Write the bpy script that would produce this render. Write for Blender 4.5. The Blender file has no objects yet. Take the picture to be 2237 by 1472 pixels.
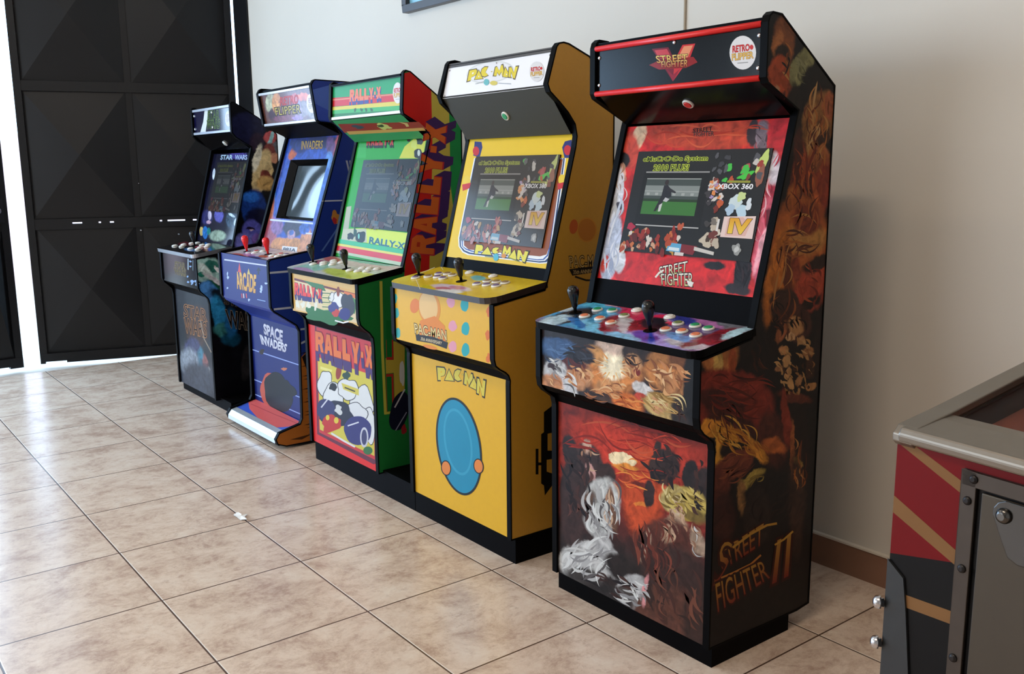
import bpy, math, random
import numpy as np
from mathutils import Matrix, Vector
random.seed(7)
C = bpy.context.scene.collection
# ------------------------------------------------------------------ camera, world, lights, exposure
FPX = 2032.561
ROT = np.array([[0.6118174, -0.1357211, 0.7792684], [0.7909488, 0.1160655, -0.6007734], [-0.0089086, 0.9839251, 0.1783594]])
CAM = np.array([3.16312, -2.52009, 1.26754])
cd = bpy.data.cameras.new('camera'); cam = bpy.data.objects.new('camera', cd); C.objects.link(cam)
cd.sensor_fit = 'HORIZONTAL'; cd.sensor_width = 36; cd.lens = FPX/2237*36; cd.clip_start = .02
M = Matrix(ROT.tolist()).to_4x4(); M.translation = Vector(CAM.tolist()); cam.matrix_world = M
bpy.context.scene.camera = cam
sc = bpy.context.scene
sc.view_settings.view_transform = 'Standard'; sc.view_settings.look = 'None'; sc.view_settings.gamma = 1
sc.view_settings.use_curve_mapping = False; sc.view_settings.exposure = 0.0
w = bpy.data.worlds.new('world'); sc.world = w; w.use_nodes = True
bg = w.node_tree.nodes['Background']; bg.inputs[0].default_value = (.52, .74, 1, 1); bg.inputs[1].default_value = 5.0
def arealight(name, loc, rot, sx, sy, power, col):
    l = bpy.data.lights.new(name, 'AREA'); l.shape = 'RECTANGLE'; l.size = sx; l.size_y = sy; l.energy = power; l.color = col
    o = bpy.data.objects.new(name, l); C.objects.link(o); o.location = loc; o.rotation_euler = rot; return o
# daylight coming in through the open gateway in the left wall
arealight('daylight_gateway', (-4.3, -3.95, 1.35), (0, -math.pi/2, 0), 2.2, 3.7, 135, (.40, .66, 1))
# warm fill light through an added, unseen window in the wall behind the camera
arealight('added_window_fill', (-.8, -6.35, 1.6), (-math.pi/2, 0, math.pi), 3.4, 1.5, 88, (1, .90, .78))
# ceiling lamps (their fittings are built further down)
for lx, ly, lw in ((-.6, -2.3, 11), (2.3, -2.6, 31)):
    arealight('ceiling_lamp_light', (lx, ly, 3.17), (0, 0, 0), 1.1, .2, lw, (1, .80, .60))

# ------------------------------------------------------------------ helpers
def lin(c):
    return tuple(((v/255)/12.92 if v/255 <= .04045 else ((v/255+.055)/1.055)**2.4) for v in c)
def ray(u):
    return ROT @ np.array([(u[0]-1118.5)/FPX, -(u[1]-736)/FPX, -1.])
class Plane:
    """a real flat surface: origin, two unit axes; turns a photo pixel into metres on that surface"""
    def __init__(s, o, U, V):
        s.o = np.array(o, float); s.U = np.array(U, float); s.U /= np.linalg.norm(s.U)
        V = np.array(V, float); s.N = np.cross(s.U, V); s.N /= np.linalg.norm(s.N); s.V = np.cross(s.N, s.U)
    def uv(s, px):
        r = ray(px); t = ((s.o-CAM) @ s.N)/(r @ s.N); q = CAM+t*r-s.o
        return (float(q @ s.U), float(q @ s.V))
    def pt(s, uv, off=0):
        return s.o+s.U*uv[0]+s.V*uv[1]+s.N*off
class MB:
    def __init__(s): s.v = []; s.f = []; s.c = []; s.m = []; s.uv = []; s.sm = []
    def face(s, pts, col=(.5,.5,.5), mat=0, uvs=None, smooth=False, cols=None):
        n = len(s.v); s.v += [tuple(map(float, q)) for q in pts]; s.f.append(list(range(n, n+len(pts))))
        s.c.append(cols if cols else [col]*len(pts)); s.m.append(mat); s.sm.append(smooth)
        s.uv.append(uvs if uvs else [(0, 0)]*len(pts))
    def box(s, a, b, mat=0, col=(.5,.5,.5)):
        x0,y0,z0 = a; x1,y1,z1 = b
        P = [(x0,y0,z0),(x1,y0,z0),(x1,y1,z0),(x0,y1,z0),(x0,y0,z1),(x1,y0,z1),(x1,y1,z1),(x0,y1,z1)]
        for f in ((0,3,2,1),(4,5,6,7),(0,1,5,4),(1,2,6,5),(2,3,7,6),(3,0,4,7)): s.face([P[i] for i in f], col, mat)
    def prism(s, prof, x0, x1, mat=0, mr=None, ml=None):
        """profile in (y, z), extruded along x; the +x face may have its own material with uv = (y, z)"""
        n = len(prof); A = sum(prof[i][0]*prof[(i+1)%n][1]-prof[(i+1)%n][0]*prof[i][1] for i in range(n))
        if A < 0: prof = prof[::-1]
        s.face([(x1,y,z) for y, z in prof], mat=mat if mr is None else mr, uvs=[(y, z) for y, z in prof])
        s.face([(x0,y,z) for y, z in prof[::-1]], mat=mat if ml is None else ml, uvs=[(y, z) for y, z in prof[::-1]])
        for i in range(n):
            a, b = prof[i], prof[(i+1)%n]
            s.face([(x1,a[0],a[1]),(x0,a[0],a[1]),(x0,b[0],b[1]),(x1,b[0],b[1])], mat=mat)
    def slab(s, pl, outline, th, mt=0, ms=0, off=0):
        """board: outline in plane coordinates, front face at `off`, thickness th behind it"""
        A = sum(outline[i][0]*outline[(i+1)%len(outline)][1]-outline[(i+1)%len(outline)][0]*outline[i][1] for i in range(len(outline)))
        if A < 0: outline = outline[::-1]
        F = [pl.pt(q, off) for q in outline]; B = [pl.pt(q, off-th) for q in outline]; n = len(F)
        s.face(F, mat=mt, uvs=outline); s.face(B[::-1], mat=ms)
        for i in range(n): s.face([F[i], B[i], B[(i+1)%n], F[(i+1)%n]], mat=ms)
    def lathe(s, c, axis, prof, n=20, mat=0, col=(.5,.5,.5)):
        a = Vector(axis).normalized(); t = a.orthogonal().normalized(); b = a.cross(t); c = Vector(c)
        R = [[tuple(c+a*h+(t*math.cos(2*math.pi*k/n)+b*math.sin(2*math.pi*k/n))*r) for k in range(n)] for r, h in prof]
        for i in range(len(R)-1):
            for k in range(n):
                s.face([R[i][k], R[i][(k+1)%n], R[i+1][(k+1)%n], R[i+1][k]], col, mat, smooth=True)
        s.face(R[0][::-1], col, mat); s.face(R[-1], col, mat)
    def tube(s, pts, r, n=10, mat=0, col=(.5,.5,.5)):
        P = [Vector(q) for q in pts]; R = []
        for i, q in enumerate(P):
            d = (P[min(i+1, len(P)-1)]-P[max(i-1, 0)]).normalized(); u = d.cross(Vector((0.31,.2,.93))).normalized(); v = d.cross(u)
            R.append([tuple(q+(u*math.cos(2*math.pi*k/n)+v*math.sin(2*math.pi*k/n))*r) for k in range(n)])
        for i in range(len(R)-1):
            for k in range(n): s.face([R[i][k], R[i][(k+1)%n], R[i+1][(k+1)%n], R[i+1][k]], col, mat, smooth=True)
        s.face(R[0][::-1], col, mat); s.face(R[-1], col, mat)
    def build(s, name, mats, parent=None, bevel=0, world=True):
        me = bpy.data.meshes.new(name); off = np.zeros(3)
        if parent is not None and world:
            q = parent
            while q is not None: off = off+np.array(q.location); q = q.parent
        me.from_pydata([tuple(np.array(v)-off) for v in s.v], [], s.f)
        me.uv_layers.new(name='UVMap'); me.color_attributes.new('Col', 'FLOAT_COLOR', 'CORNER')
        uv = me.uv_layers['UVMap']; col = me.color_attributes['Col']
        uvd = []; cdat = []
        for u, c in zip(s.uv, s.c):
            for a in u: uvd += [a[0], a[1]]
            for a in c: cdat += [a[0], a[1], a[2], 1]
        uv.data.foreach_set('uv', uvd); col.data.foreach_set('color', cdat)
        me.polygons.foreach_set('material_index', s.m); me.polygons.foreach_set('use_smooth', s.sm)
        for m in (mats if isinstance(mats, (list, tuple)) else [mats]): me.materials.append(m)
        import bmesh
        b = bmesh.new(); b.from_mesh(me); bmesh.ops.remove_doubles(b, verts=b.verts, dist=1e-6); b.to_mesh(me); b.free()
        o = bpy.data.objects.new(name, me); C.objects.link(o)
        if parent is not None: o.parent = parent
        if bevel:
            bv = o.modifiers.new('bevel', 'BEVEL'); bv.width = bevel; bv.segments = 2; bv.limit_method = 'ANGLE'
        return o
def thing(name, label, cat, loc, rotz=0, group=None):
    o = bpy.data.objects.new(name, None); C.objects.link(o); o.location = loc; o.rotation_euler = (0, 0, rotz)
    o.empty_display_size = .1; o['label'] = label; o['category'] = cat
    if group: o['group'] = group
    return o
def tag(o, label, cat): o['label'] = label; o['category'] = cat; return o
def struct(o): o['kind'] = 'structure'; return o

# ---- materials
def newmat(name):
    m = bpy.data.materials.new(name); m.use_nodes = True; nt = m.node_tree; b = nt.nodes['Principled BSDF']; return m, nt, b
def N(nt, t, **k):
    n = nt.nodes.new(t)
    for a, v in k.items(): setattr(n, a, v)
    return n
def mottle(nt, col, amt, scale, coord='Object'):
    """col (socket or rgb) times a faint noise, so that no surface is perfectly flat"""
    tc = N(nt, 'ShaderNodeTexCoord'); nz = N(nt, 'ShaderNodeTexNoise'); nz.inputs['Scale'].default_value = scale; nz.inputs['Detail'].default_value = 4
    nt.links.new(tc.outputs[coord], nz.inputs['Vector'])
    mr = N(nt, 'ShaderNodeMapRange'); mr.inputs['To Min'].default_value = 1-amt; mr.inputs['To Max'].default_value = 1+amt
    nt.links.new(nz.outputs['Fac'], mr.inputs['Value'])
    vm = N(nt, 'ShaderNodeVectorMath', operation='SCALE')
    if isinstance(col, tuple): vm.inputs[0].default_value = col
    else: nt.links.new(col, vm.inputs[0])
    nt.links.new(mr.outputs[0], vm.inputs['Scale']); return vm.outputs[0]
def solid(name, rgb, rough=.5, metal=0, amt=.06, scale=30, coat=0, bump=0, spec=.5):
    m, nt, b = newmat(name); b.inputs['Specular IOR Level'].default_value = spec; nt.links.new(mottle(nt, lin(rgb), amt, scale), b.inputs['Base Color'])
    b.inputs['Roughness'].default_value = rough; b.inputs['Metallic'].default_value = metal; b.inputs['Coat Weight'].default_value = coat
    b.inputs['Coat Roughness'].default_value = .08
    if bump:
        nz = N(nt, 'ShaderNodeTexNoise'); nz.inputs['Scale'].default_value = scale*4; bp = N(nt, 'ShaderNodeBump'); bp.inputs['Strength'].default_value = bump
        bp.inputs['Distance'].default_value = .002; nt.links.new(nz.outputs['Fac'], bp.inputs['Height']); nt.links.new(bp.outputs[0], b.inputs['Normal'])
    return m
def printed(name, rough=.35, gain=.74, emit=0, coat=0, amt=.05):
    m, nt, b = newmat(name); at = N(nt, 'ShaderNodeAttribute'); at.attribute_name = 'Col'
    gn = N(nt, 'ShaderNodeVectorMath', operation='SCALE'); gn.inputs['Scale'].default_value = 1 if emit else gain; nt.links.new(at.outputs['Color'], gn.inputs[0])
    b.inputs['Specular IOR Level'].default_value = .15; c = mottle(nt, gn.outputs[0], amt, 18); nt.links.new(c, b.inputs['Base Color'])
    b.inputs['Roughness'].default_value = rough; b.inputs['Coat Weight'].default_value = coat; b.inputs['Coat Roughness'].default_value = .06
    if emit:
        b.inputs['Base Color'].default_value = (.01,.01,.01,1); nt.links.remove(b.inputs['Base Color'].links[0])
        nt.links.new(c, b.inputs['Emission Color']); b.inputs['Emission Strength'].default_value = emit
    return m
def painted(name, pl, base, shapes, rough=.35, wob=.02, wscale=14, gain=1.0, coat=0, spec=.18, var=.5):
    """printed artwork as shader nodes.  shapes: ('e', cx, cy, rx, ry, rot, rgb, soft) in photo pixels, or
    ('l', (x0,y0), (x1,y1), rgb, soft): everything on the left side of the line"""
    m, nt, b = newmat(name); L = nt.links.new
    uvn = N(nt, 'ShaderNodeUVMap'); uvn.uv_map = 'UVMap'
    nz = N(nt, 'ShaderNodeTexNoise'); nz.inputs['Scale'].default_value = wscale; nz.inputs['Detail'].default_value = 5; nz.inputs['Roughness'].default_value = .65; L(uvn.outputs[0], nz.inputs['Vector'])
    s1 = N(nt, 'ShaderNodeVectorMath', operation='SUBTRACT'); s1.inputs[1].default_value = (.5,.5,.5); L(nz.outputs['Color'], s1.inputs[0])
    s2 = N(nt, 'ShaderNodeVectorMath', operation='SCALE'); s2.inputs['Scale'].default_value = wob*2.4; L(s1.outputs[0], s2.inputs[0])
    s3 = N(nt, 'ShaderNodeVectorMath', operation='ADD'); L(uvn.outputs[0], s3.inputs[0]); L(s2.outputs[0], s3.inputs[1])
    P = s3.outputs[0]; cur = None; gain *= .8
    g = lambda c: tuple(min(1, v*gain) for v in lin(c))+(1,)
    for sh in shapes:
        if sh[0] == 'e':
            _, cx, cy, rx, ry, rot, col, soft = sh
            c0 = np.array(pl.uv((cx, cy))); ca, sa = math.cos(math.radians(rot)), math.sin(math.radians(rot))
            a = np.array(pl.uv((cx+rx*ca, cy+rx*sa)))-c0; d = np.array(pl.uv((cx-ry*sa, cy+ry*ca)))-c0
            Mi = np.linalg.inv(np.array([a, d]).T)
            sub = N(nt, 'ShaderNodeVectorMath', operation='SUBTRACT'); sub.inputs[1].default_value = (c0[0], c0[1], 0); L(P, sub.inputs[0])
            d1 = N(nt, 'ShaderNodeVectorMath', operation='DOT_PRODUCT'); d1.inputs[1].default_value = (Mi[0,0], Mi[0,1], 0); L(sub.outputs[0], d1.inputs[0])
            d2 = N(nt, 'ShaderNodeVectorMath', operation='DOT_PRODUCT'); d2.inputs[1].default_value = (Mi[1,0], Mi[1,1], 0); L(sub.outputs[0], d2.inputs[0])
            cb = N(nt, 'ShaderNodeCombineXYZ'); L(d1.outputs['Value'], cb.inputs[0]); L(d2.outputs['Value'], cb.inputs[1])
            ln = N(nt, 'ShaderNodeVectorMath', operation='LENGTH'); L(cb.outputs[0], ln.inputs[0]); val = ln.outputs['Value']
            soft *= .45; lo, hi = 1+soft, 1-soft
        else:
            _, p0, p1, col, soft = sh
            a = np.array(pl.uv(p0)); d = np.array(pl.uv(p1))-a; n = np.array([-d[1], d[0]]); n /= np.linalg.norm(n)
            d1 = N(nt, 'ShaderNodeVectorMath', operation='DOT_PRODUCT'); d1.inputs[1].default_value = (n[0], n[1], 0); L(P, d1.inputs[0])
            val = d1.outputs['Value']; k = float(n @ a); lo, hi = k-soft, k+soft
        mr = N(nt, 'ShaderNodeMapRange'); mr.interpolation_type = 'SMOOTHSTEP'
        # map range needs From Min < From Max for smoothstep: flip the output instead
        if lo < hi: mr.inputs['From Min'].default_value = lo; mr.inputs['From Max'].default_value = hi; mr.inputs['To Min'].default_value = 0; mr.inputs['To Max'].default_value = 1
        else: mr.inputs['From Min'].default_value = hi; mr.inputs['From Max'].default_value = lo; mr.inputs['To Min'].default_value = 1; mr.inputs['To Max'].default_value = 0
        L(val, mr.inputs['Value'])
        mx = N(nt, 'ShaderNodeMix', data_type='RGBA'); L(mr.outputs[0], mx.inputs['Factor'])
        if cur is None: mx.inputs['A'].default_value = g(base)
        else: L(cur, mx.inputs['A'])
        mx.inputs['B'].default_value = g(col); cur = mx.outputs['Result']
    n2 = N(nt, 'ShaderNodeTexNoise'); n2.inputs['Scale'].default_value = 26; n2.inputs['Detail'].default_value = 6; n2.inputs['Distortion'].default_value = 1.2; L(P, n2.inputs['Vector'])
    m2 = N(nt, 'ShaderNodeMapRange'); m2.inputs['From Min'].default_value = .25; m2.inputs['From Max'].default_value = .75; m2.inputs['To Min'].default_value = 1-var*1.1; m2.inputs['To Max'].default_value = 1+var; L(n2.outputs['Fac'], m2.inputs['Value'])
    vm = N(nt, 'ShaderNodeVectorMath', operation='SCALE'); L(m2.outputs[0], vm.inputs['Scale'])
    if cur is None: vm.inputs[0].default_value = g(base)[:3]
    else: L(cur, vm.inputs[0])
    L(vm.outputs[0], b.inputs['Base Color'])
    b.inputs['Roughness'].default_value = rough; b.inputs['Coat Weight'].default_value = coat; b.inputs['Coat Roughness'].default_value = .07; b.inputs['Specular IOR Level'].default_value = spec
    return m
BLACK = solid('black_laminate', (6,5,6), .5, spec=.03)
TRIM = solid('black_edge_trim', (5,5,6), .42, spec=.04)
GLOSSBLACK = solid('black_acrylic', (5,4,5), .16, spec=.18)
VINYL = printed('printed_vinyl', .38)
GLOSSV = printed('printed_acrylic', .16, coat=.1)
CHROME = solid('chrome', (200,200,205), .22, 1)
REDTRIM = solid('red_trim', (215,28,28), .35)
WHITEP = solid('white_plastic', (222,218,208), .35)

# ---- artwork drawn as crisp printed polygons (each a hair above the board)
STEP = .00004
class Art:
    def __init__(s, mb, pl, mat, base=.00015): s.mb = mb; s.pl = pl; s.mat = mat; s.h = base; s.h0 = base; s.k = 0; s.m = 0
    def up(s): s.h0 += STEP+s.m*.00001; s.k = s.m = 0; s.h = s.h0
    def jig(s): s.k = s.k % 14+1; s.m = max(s.m, s.k); s.h = s.h0+s.k*.00001
    def poly(s, pts, col, px=True):
        u = [s.pl.uv(q) if px else q for q in pts]
        A = sum(u[i][0]*u[(i+1)%len(u)][1]-u[(i+1)%len(u)][0]*u[i][1] for i in range(len(u)))
        if A < 0: u = u[::-1]
        s.mb.face([s.pl.pt(q, s.h) for q in u], lin(col), s.mat, uvs=u); s.jig()
    def ell(s, cx, cy, rx, ry, col, rot=0, wob=0, n=28, px=True, out=None):
        ca, sa = math.cos(math.radians(rot)), math.sin(math.radians(rot)); pts = []
        h_ = [(f, random.random()*6.3, random.uniform(.4, 1)/f**.6) for f in (2, 3, 4, 5, 7)]
        for k in range(n):
            t = 2*math.pi*k/n; w_ = 1+wob*sum(a*math.sin(f*t+p_) for f, p_, a in h_)
            x, y = rx*math.cos(t)*w_, ry*math.sin(t)*w_
            pts.append((cx+x*ca-y*sa, cy+x*sa+y*ca))
        if out: s.poly([(cx+(x-cx)*(1+1.6/rx), cy+(y-cy)*(1+1.6/ry)) for x, y in pts], out, px)
        s.poly(pts, col, px)
    def line(s, pts, wd, col, px=True):
        L = []; R = []
        for i, q in enumerate(pts):
            a = pts[max(i-1, 0)]; b = pts[min(i+1, len(pts)-1)]; d = math.hypot(b[0]-a[0], b[1]-a[1]) or 1
            nx, ny = -(b[1]-a[1])/d*wd/2, (b[0]-a[0])/d*wd/2; L.append((q[0]+nx, q[1]+ny)); R.append((q[0]-nx, q[1]-ny))
        for i in range(len(pts)-1): s.poly([L[i], L[i+1], R[i+1], R[i]], col, px)
    def glyphs(s, polys, quad, col, col2=None, px=True):
        """polys: list of faces in the unit square (y up); quad: TL, TR, BR, BL"""
        TL, TR, BR, BL = [np.array(q, float) for q in quad]
        for f in polys:
            pts = []; cs = []
            for x, y in f:
                q = (TL*(1-x)+TR*x)*y+(BL*(1-x)+BR*x)*(1-y); pts.append(tuple(q))
                if col2: t = min(1, max(0, y)); cs.append(tuple(a*t+b*(1-t) for a, b in zip(lin(col), lin(col2))))
            u = [s.pl.uv(q) if px else q for q in pts]
            A = sum(u[i][0]*u[(i+1)%len(u)][1]-u[(i+1)%len(u)][0]*u[i][1] for i in range(len(u)))
            if A < 0: u = u[::-1]; cs = cs[::-1]
            s.mb.face([s.pl.pt(q, s.h) for q in u], lin(col), s.mat, uvs=u, cols=cs if cs else None)
    def text(s, st, quad, col, col2=None, out=None, ow=.06, bold=.02, px=True, out2=None, ow2=.1, arc=0):
        for c_, c2_, o_ in ((out2, None, ow2), (out, None, ow), (col, col2, bold)):
            if c_ is None: continue
            s.glyphs(textfaces(st, o_, bold, arc), quad, c_, c2_, px); s.up()
def inside(pt, poly):
    x, y = pt; r = False; n = len(poly)
    for i in range(n):
        x1, y1 = poly[i]; x2, y2 = poly[(i+1)%n]
        if (y1 > y) != (y2 > y) and x < (x2-x1)*(y-y1)/(y2-y1)+x1: r = not r
    return r
def strokes(art, region, groups, seed=1):
    """curved tapering brush strokes inside a region; group: cx, cy, rx, ry, angle, spread, length, width, count, colours"""
    rn = random.Random(seed)
    for cx, cy, rx, ry, ang, spr, ln, wd, n, cols in groups:
        for _ in range(n):
            a_ = rn.uniform(0, 6.283); r_ = math.sqrt(rn.random()); x0, y0 = cx+rx*r_*math.cos(a_), cy+ry*r_*math.sin(a_)
            t = math.radians(ang+rn.uniform(-spr, spr)); L_ = ln*rn.uniform(.5, 1.2); w_ = wd*rn.uniform(.5, 1.2); bd = rn.uniform(-.35, .35)*L_
            A_ = []; B_ = []
            for k in range(9):
                s_ = k/8; u = (s_-.5)*L_; v = bd*(1-(2*s_-1)**2); h_ = w_*.5*math.sin(math.pi*s_)**.7*(1-.35*s_)
                A_.append((u, v+h_)); B_.append((u, v-h_))
            pts = [(x0+u*math.cos(t)-v*math.sin(t), y0+u*math.sin(t)+v*math.cos(t)) for u, v in A_+B_[::-1][1:-1]]
            if not all(inside(q, region) for q in pts): continue
            art.poly(pts, rn.choice(cols))
    art.up()
_tc = {}
def _tf(st, off):
    if (st, off) in _tc: return _tc[(st, off)]
    cu = bpy.data.curves.new('t', 'FONT'); cu.body = st; cu.size = 1; cu.offset = off; cu.resolution_u = 3; cu.fill_mode = 'BOTH' if hasattr(cu, 'fill_mode') else 'BOTH'
    o = bpy.data.objects.new('t', cu); C.objects.link(o); dg = bpy.context.evaluated_depsgraph_get(); dg.update()
    me = o.evaluated_get(dg).to_mesh(); fs = [[(me.vertices[i].co.x, me.vertices[i].co.y) for i in pg.vertices] for pg in me.polygons]
    o.evaluated_get(dg).to_mesh_clear(); bpy.data.objects.remove(o); bpy.data.curves.remove(cu)
    _tc[(st, off)] = fs; return fs
def textfaces(st, off, ref, arc=0):
    b = _tf(st, ref); xs = [q[0] for f in b for q in f]; ys = [q[1] for f in b for q in f]
    x0, x1, y0, y1 = min(xs), max(xs), min(ys), max(ys)
    g = [[((x-x0)/(x1-x0), (y-y0)/(y1-y0)) for x, y in f] for f in _tf(st, off)]
    if arc: g = [[(x, y-arc*(2*x-1)**2) for x, y in f] for f in g]
    return g
# chunky racing letters and rounded wedge letters, drawn by hand on a unit cell
CH = {
 'R': ([[(0,0),(0,1),(.78,1),(1,.82),(1,.55),(.82,.42),(1,.0),(.66,0),(.5,.36),(.34,.36),(.34,0)]], [[(.36,.62),(.36,.76),(.62,.76),(.62,.62)]]),
 'A': ([[(0,0),(.28,1),(.72,1),(1,0),(.68,0),(.62,.2),(.38,.2),(.32,0)]], [[(.43,.42),(.5,.72),(.57,.42)]]),
 'L': ([[(0,0),(0,1),(.45,1),(.45,.34),(.95,.34),(.95,0)]], []),
 'Y': ([[(.3,0),(.3,.42),(0,1),(.36,1),(.5,.68),(.64,1),(1,1),(.7,.42),(.7,0)]], []),
 '-': ([[(.1,.36),(.1,.64),(.8,.64),(.8,.36)]], []),
 'X': ([[(0,0),(.3,.5),(0,1),(.38,1),(.5,.72),(.62,1),(1,1),(.7,.5),(1,0),(.62,0),(.5,.28),(.38,0)]], []),
 'P': ([[(0,0),(.1,1),(.85,1),(1,.8),(.95,.5),(.8,.36),(.42,.3),(.4,0)]], [[(.42,.58),(.45,.74),(.62,.74),(.6,.58)]]),
 'C': ([[(.95,.95),(.5,1),(.14,.82),(0,.5),(.12,.16),(.5,0),(.98,.08),(.6,.46)]], []),
 'a': ([[(0,0),(.5,1),(1,0)]], [[(.42,.22),(.5,.42),(.58,.22)]]),
 'M': ([[(0,0),(.1,1),(.28,1),(.5,.5),(.74,1),(.92,1),(1,0),(.74,0),(.72,.42),(.5,.05),(.3,.42),(.27,0)]], []),
 'N': ([[(0,0),(0,1),(.25,1),(.66,.45),(.68,1),(1,1),(1,0),(.72,0),(.32,.55),(.3,0)]], []),
 '.': ([[(.3,.4),(.3,.62),(.7,.62),(.7,.4)]], [])}
def word(art, st, quad, col, hole, out=None, drop=None, dropv=(0, 0), px=True, widths=None, grow=.07):
    ws = [(widths or {}).get(c, .55 if c in '-.' else 1) for c in st]; tot = sum(ws)+.12*(len(st)-1)
    cells = []; x = 0
    for c, w_ in zip(st, ws): cells.append((c, x/tot, w_/tot)); x += w_+.12
    def put(polys, x0, w_, g, dx=0, dy=0):
        r = []
        for f in polys:
            cx = sum(q[0] for q in f)/len(f); cy = sum(q[1] for q in f)/len(f)
            r.append([(x0+w_*(q[0]+(q[0]-cx)*g)+dx, q[1]+(q[1]-cy)*g+dy) for q in f])
        return r
    if drop:
        for k in range(14):
            for c, x0, w_ in cells: art.glyphs(put(CH[c][0], x0, w_, grow*2.2, dropv[0]*(k+1)/14, dropv[1]*(k+1)/14), quad, drop, px=px)
            art.jig()
        art.up()
    if out:
        for c, x0, w_ in cells: art.glyphs(put(CH[c][0], x0, w_, grow*2.4), quad, out, px=px)
        art.up()
    for c, x0, w_ in cells: art.glyphs(put(CH[c][0], x0, w_, 0), quad, col, px=px)
    art.up()
    for c, x0, w_ in cells: art.glyphs(put(CH[c][1], x0, w_, 0), quad, hole, px=px)
    art.up()

# ------------------------------------------------------------------ the setting
T = .45                                               # floor tile pitch
def tile_material():
    m, nt, b = newmat('beige_floor_tiles'); L = nt.links.new
    g = N(nt, 'ShaderNodeNewGeometry'); mp = N(nt, 'ShaderNodeMapping'); mp.inputs['Location'].default_value = (.0, 1.7654, 0); L(g.outputs['Position'], mp.inputs['Vector'])
    br = N(nt, 'ShaderNodeTexBrick'); br.offset = 0; br.squash = 1; br.inputs['Scale'].default_value = 1
    br.inputs['Brick Width'].default_value = T; br.inputs['Row Height'].default_value = T; br.inputs['Mortar Size'].default_value = .0028; br.inputs['Mortar Smooth'].default_value = .2
    br.inputs['Color1'].default_value = (0,0,0,1); br.inputs['Color2'].default_value = (1,1,1,1); L(mp.outputs[0], br.inputs['Vector'])
    # every tile gets its own piece of the mottled pattern
    sp = N(nt, 'ShaderNodeVectorMath', operation='SCALE'); sp.inputs['Scale'].default_value = 9; L(br.outputs['Color'], sp.inputs[0])
    ad = N(nt, 'ShaderNodeVectorMath', operation='ADD'); L(mp.outputs[0], ad.inputs[0]); L(sp.outputs[0], ad.inputs[1])
    st = N(nt, 'ShaderNodeMapping'); st.inputs['Scale'].default_value = (1.15, .9, 1); L(ad.outputs[0], st.inputs['Vector'])
    n1 = N(nt, 'ShaderNodeTexNoise'); n1.inputs['Scale'].default_value = 6; n1.inputs['Detail'].default_value = 13; n1.inputs['Roughness'].default_value = .8; n1.inputs['Distortion'].default_value = .3; L(st.outputs[0], n1.inputs['Vector'])
    cr = N(nt, 'ShaderNodeValToRGB'); e = cr.color_ramp.elements
    e[0].position = .36; e[0].color = lin((178,150,132))+(1,); e[1].position = .67; e[1].color = lin((230,214,196))+(1,)
    q = cr.color_ramp.elements.new(.455); q.color = lin((204,180,160))+(1,); q = cr.color_ramp.elements.new(.53); q.color = lin((220,198,178))+(1,)
    L(n1.outputs['Fac'], cr.inputs['Fac'])
    n2 = N(nt, 'ShaderNodeTexNoise'); n2.inputs['Scale'].default_value = 26; n2.inputs['Detail'].default_value = 8; n2.inputs['Roughness'].default_value = .75; L(st.outputs[0], n2.inputs['Vector'])
    m2 = N(nt, 'ShaderNodeMapRange'); m2.inputs['From Min'].default_value = .53; m2.inputs['From Max'].default_value = .64; m2.inputs['To Max'].default_value = .42; L(n2.outputs['Fac'], m2.inputs['Value'])
    mx = N(nt, 'ShaderNodeMix', data_type='RGBA'); L(m2.outputs[0], mx.inputs['Factor']); L(cr.outputs[0], mx.inputs['A']); mx.inputs['B'].default_value = lin((168,136,118))+(1,)
    mo = N(nt, 'ShaderNodeMix', data_type='RGBA'); L(br.outputs['Fac'], mo.inputs['Factor']); L(mx.outputs['Result'], mo.inputs['A']); mo.inputs['B'].default_value = lin((88,66,54))+(1,)
    m3 = N(nt, 'ShaderNodeMapping'); m3.inputs['Location'].default_value = (.0, -.0036, 0); L(mp.outputs[0], m3.inputs['Vector'])
    b3 = N(nt, 'ShaderNodeTexBrick'); b3.offset = 0; b3.squash = 1; b3.inputs['Scale'].default_value = 1; b3.inputs['Brick Width'].default_value = T; b3.inputs['Row Height'].default_value = T
    b3.inputs['Mortar Size'].default_value = .0020; b3.inputs['Mortar Smooth'].default_value = .3; L(m3.outputs[0], b3.inputs['Vector'])
    # pale bevel highlight painted along one side of each joint, under the dark grout
    sb = N(nt, 'ShaderNodeMath', operation='SUBTRACT'); sb.use_clamp = True; L(b3.outputs['Fac'], sb.inputs[0]); L(br.outputs['Fac'], sb.inputs[1])
    m4 = N(nt, 'ShaderNodeMix', data_type='RGBA'); L(sb.outputs[0], m4.inputs['Factor']); L(mo.outputs['Result'], m4.inputs['A']); m4.inputs['B'].default_value = lin((240,230,216))+(1,)
    L(m4.outputs['Result'], b.inputs['Base Color'])
    rr = N(nt, 'ShaderNodeMapRange'); rr.inputs['To Min'].default_value = .18; rr.inputs['To Max'].default_value = .30; b.inputs['Specular IOR Level'].default_value = .55; L(n2.outputs['Fac'], rr.inputs['Value']); L(rr.outputs[0], b.inputs['Roughness'])
    bp = N(nt, 'ShaderNodeBump'); bp.invert = True; bp.inputs['Strength'].default_value = .6; bp.inputs['Distance'].default_value = .003; L(br.outputs['Fac'], bp.inputs['Height'])
    n3 = N(nt, 'ShaderNodeTexNoise'); n3.inputs['Scale'].default_value = 7; L(mp.outputs[0], n3.inputs['Vector'])
    b2 = N(nt, 'ShaderNodeBump'); b2.inputs['Strength'].default_value = .12; b2.inputs['Distance'].default_value = .004; L(n3.outputs['Fac'], b2.inputs['Height']); L(bp.outputs[0], b2.inputs['Normal']); L(b2.outputs[0], b.inputs['Normal'])
    return m
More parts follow.
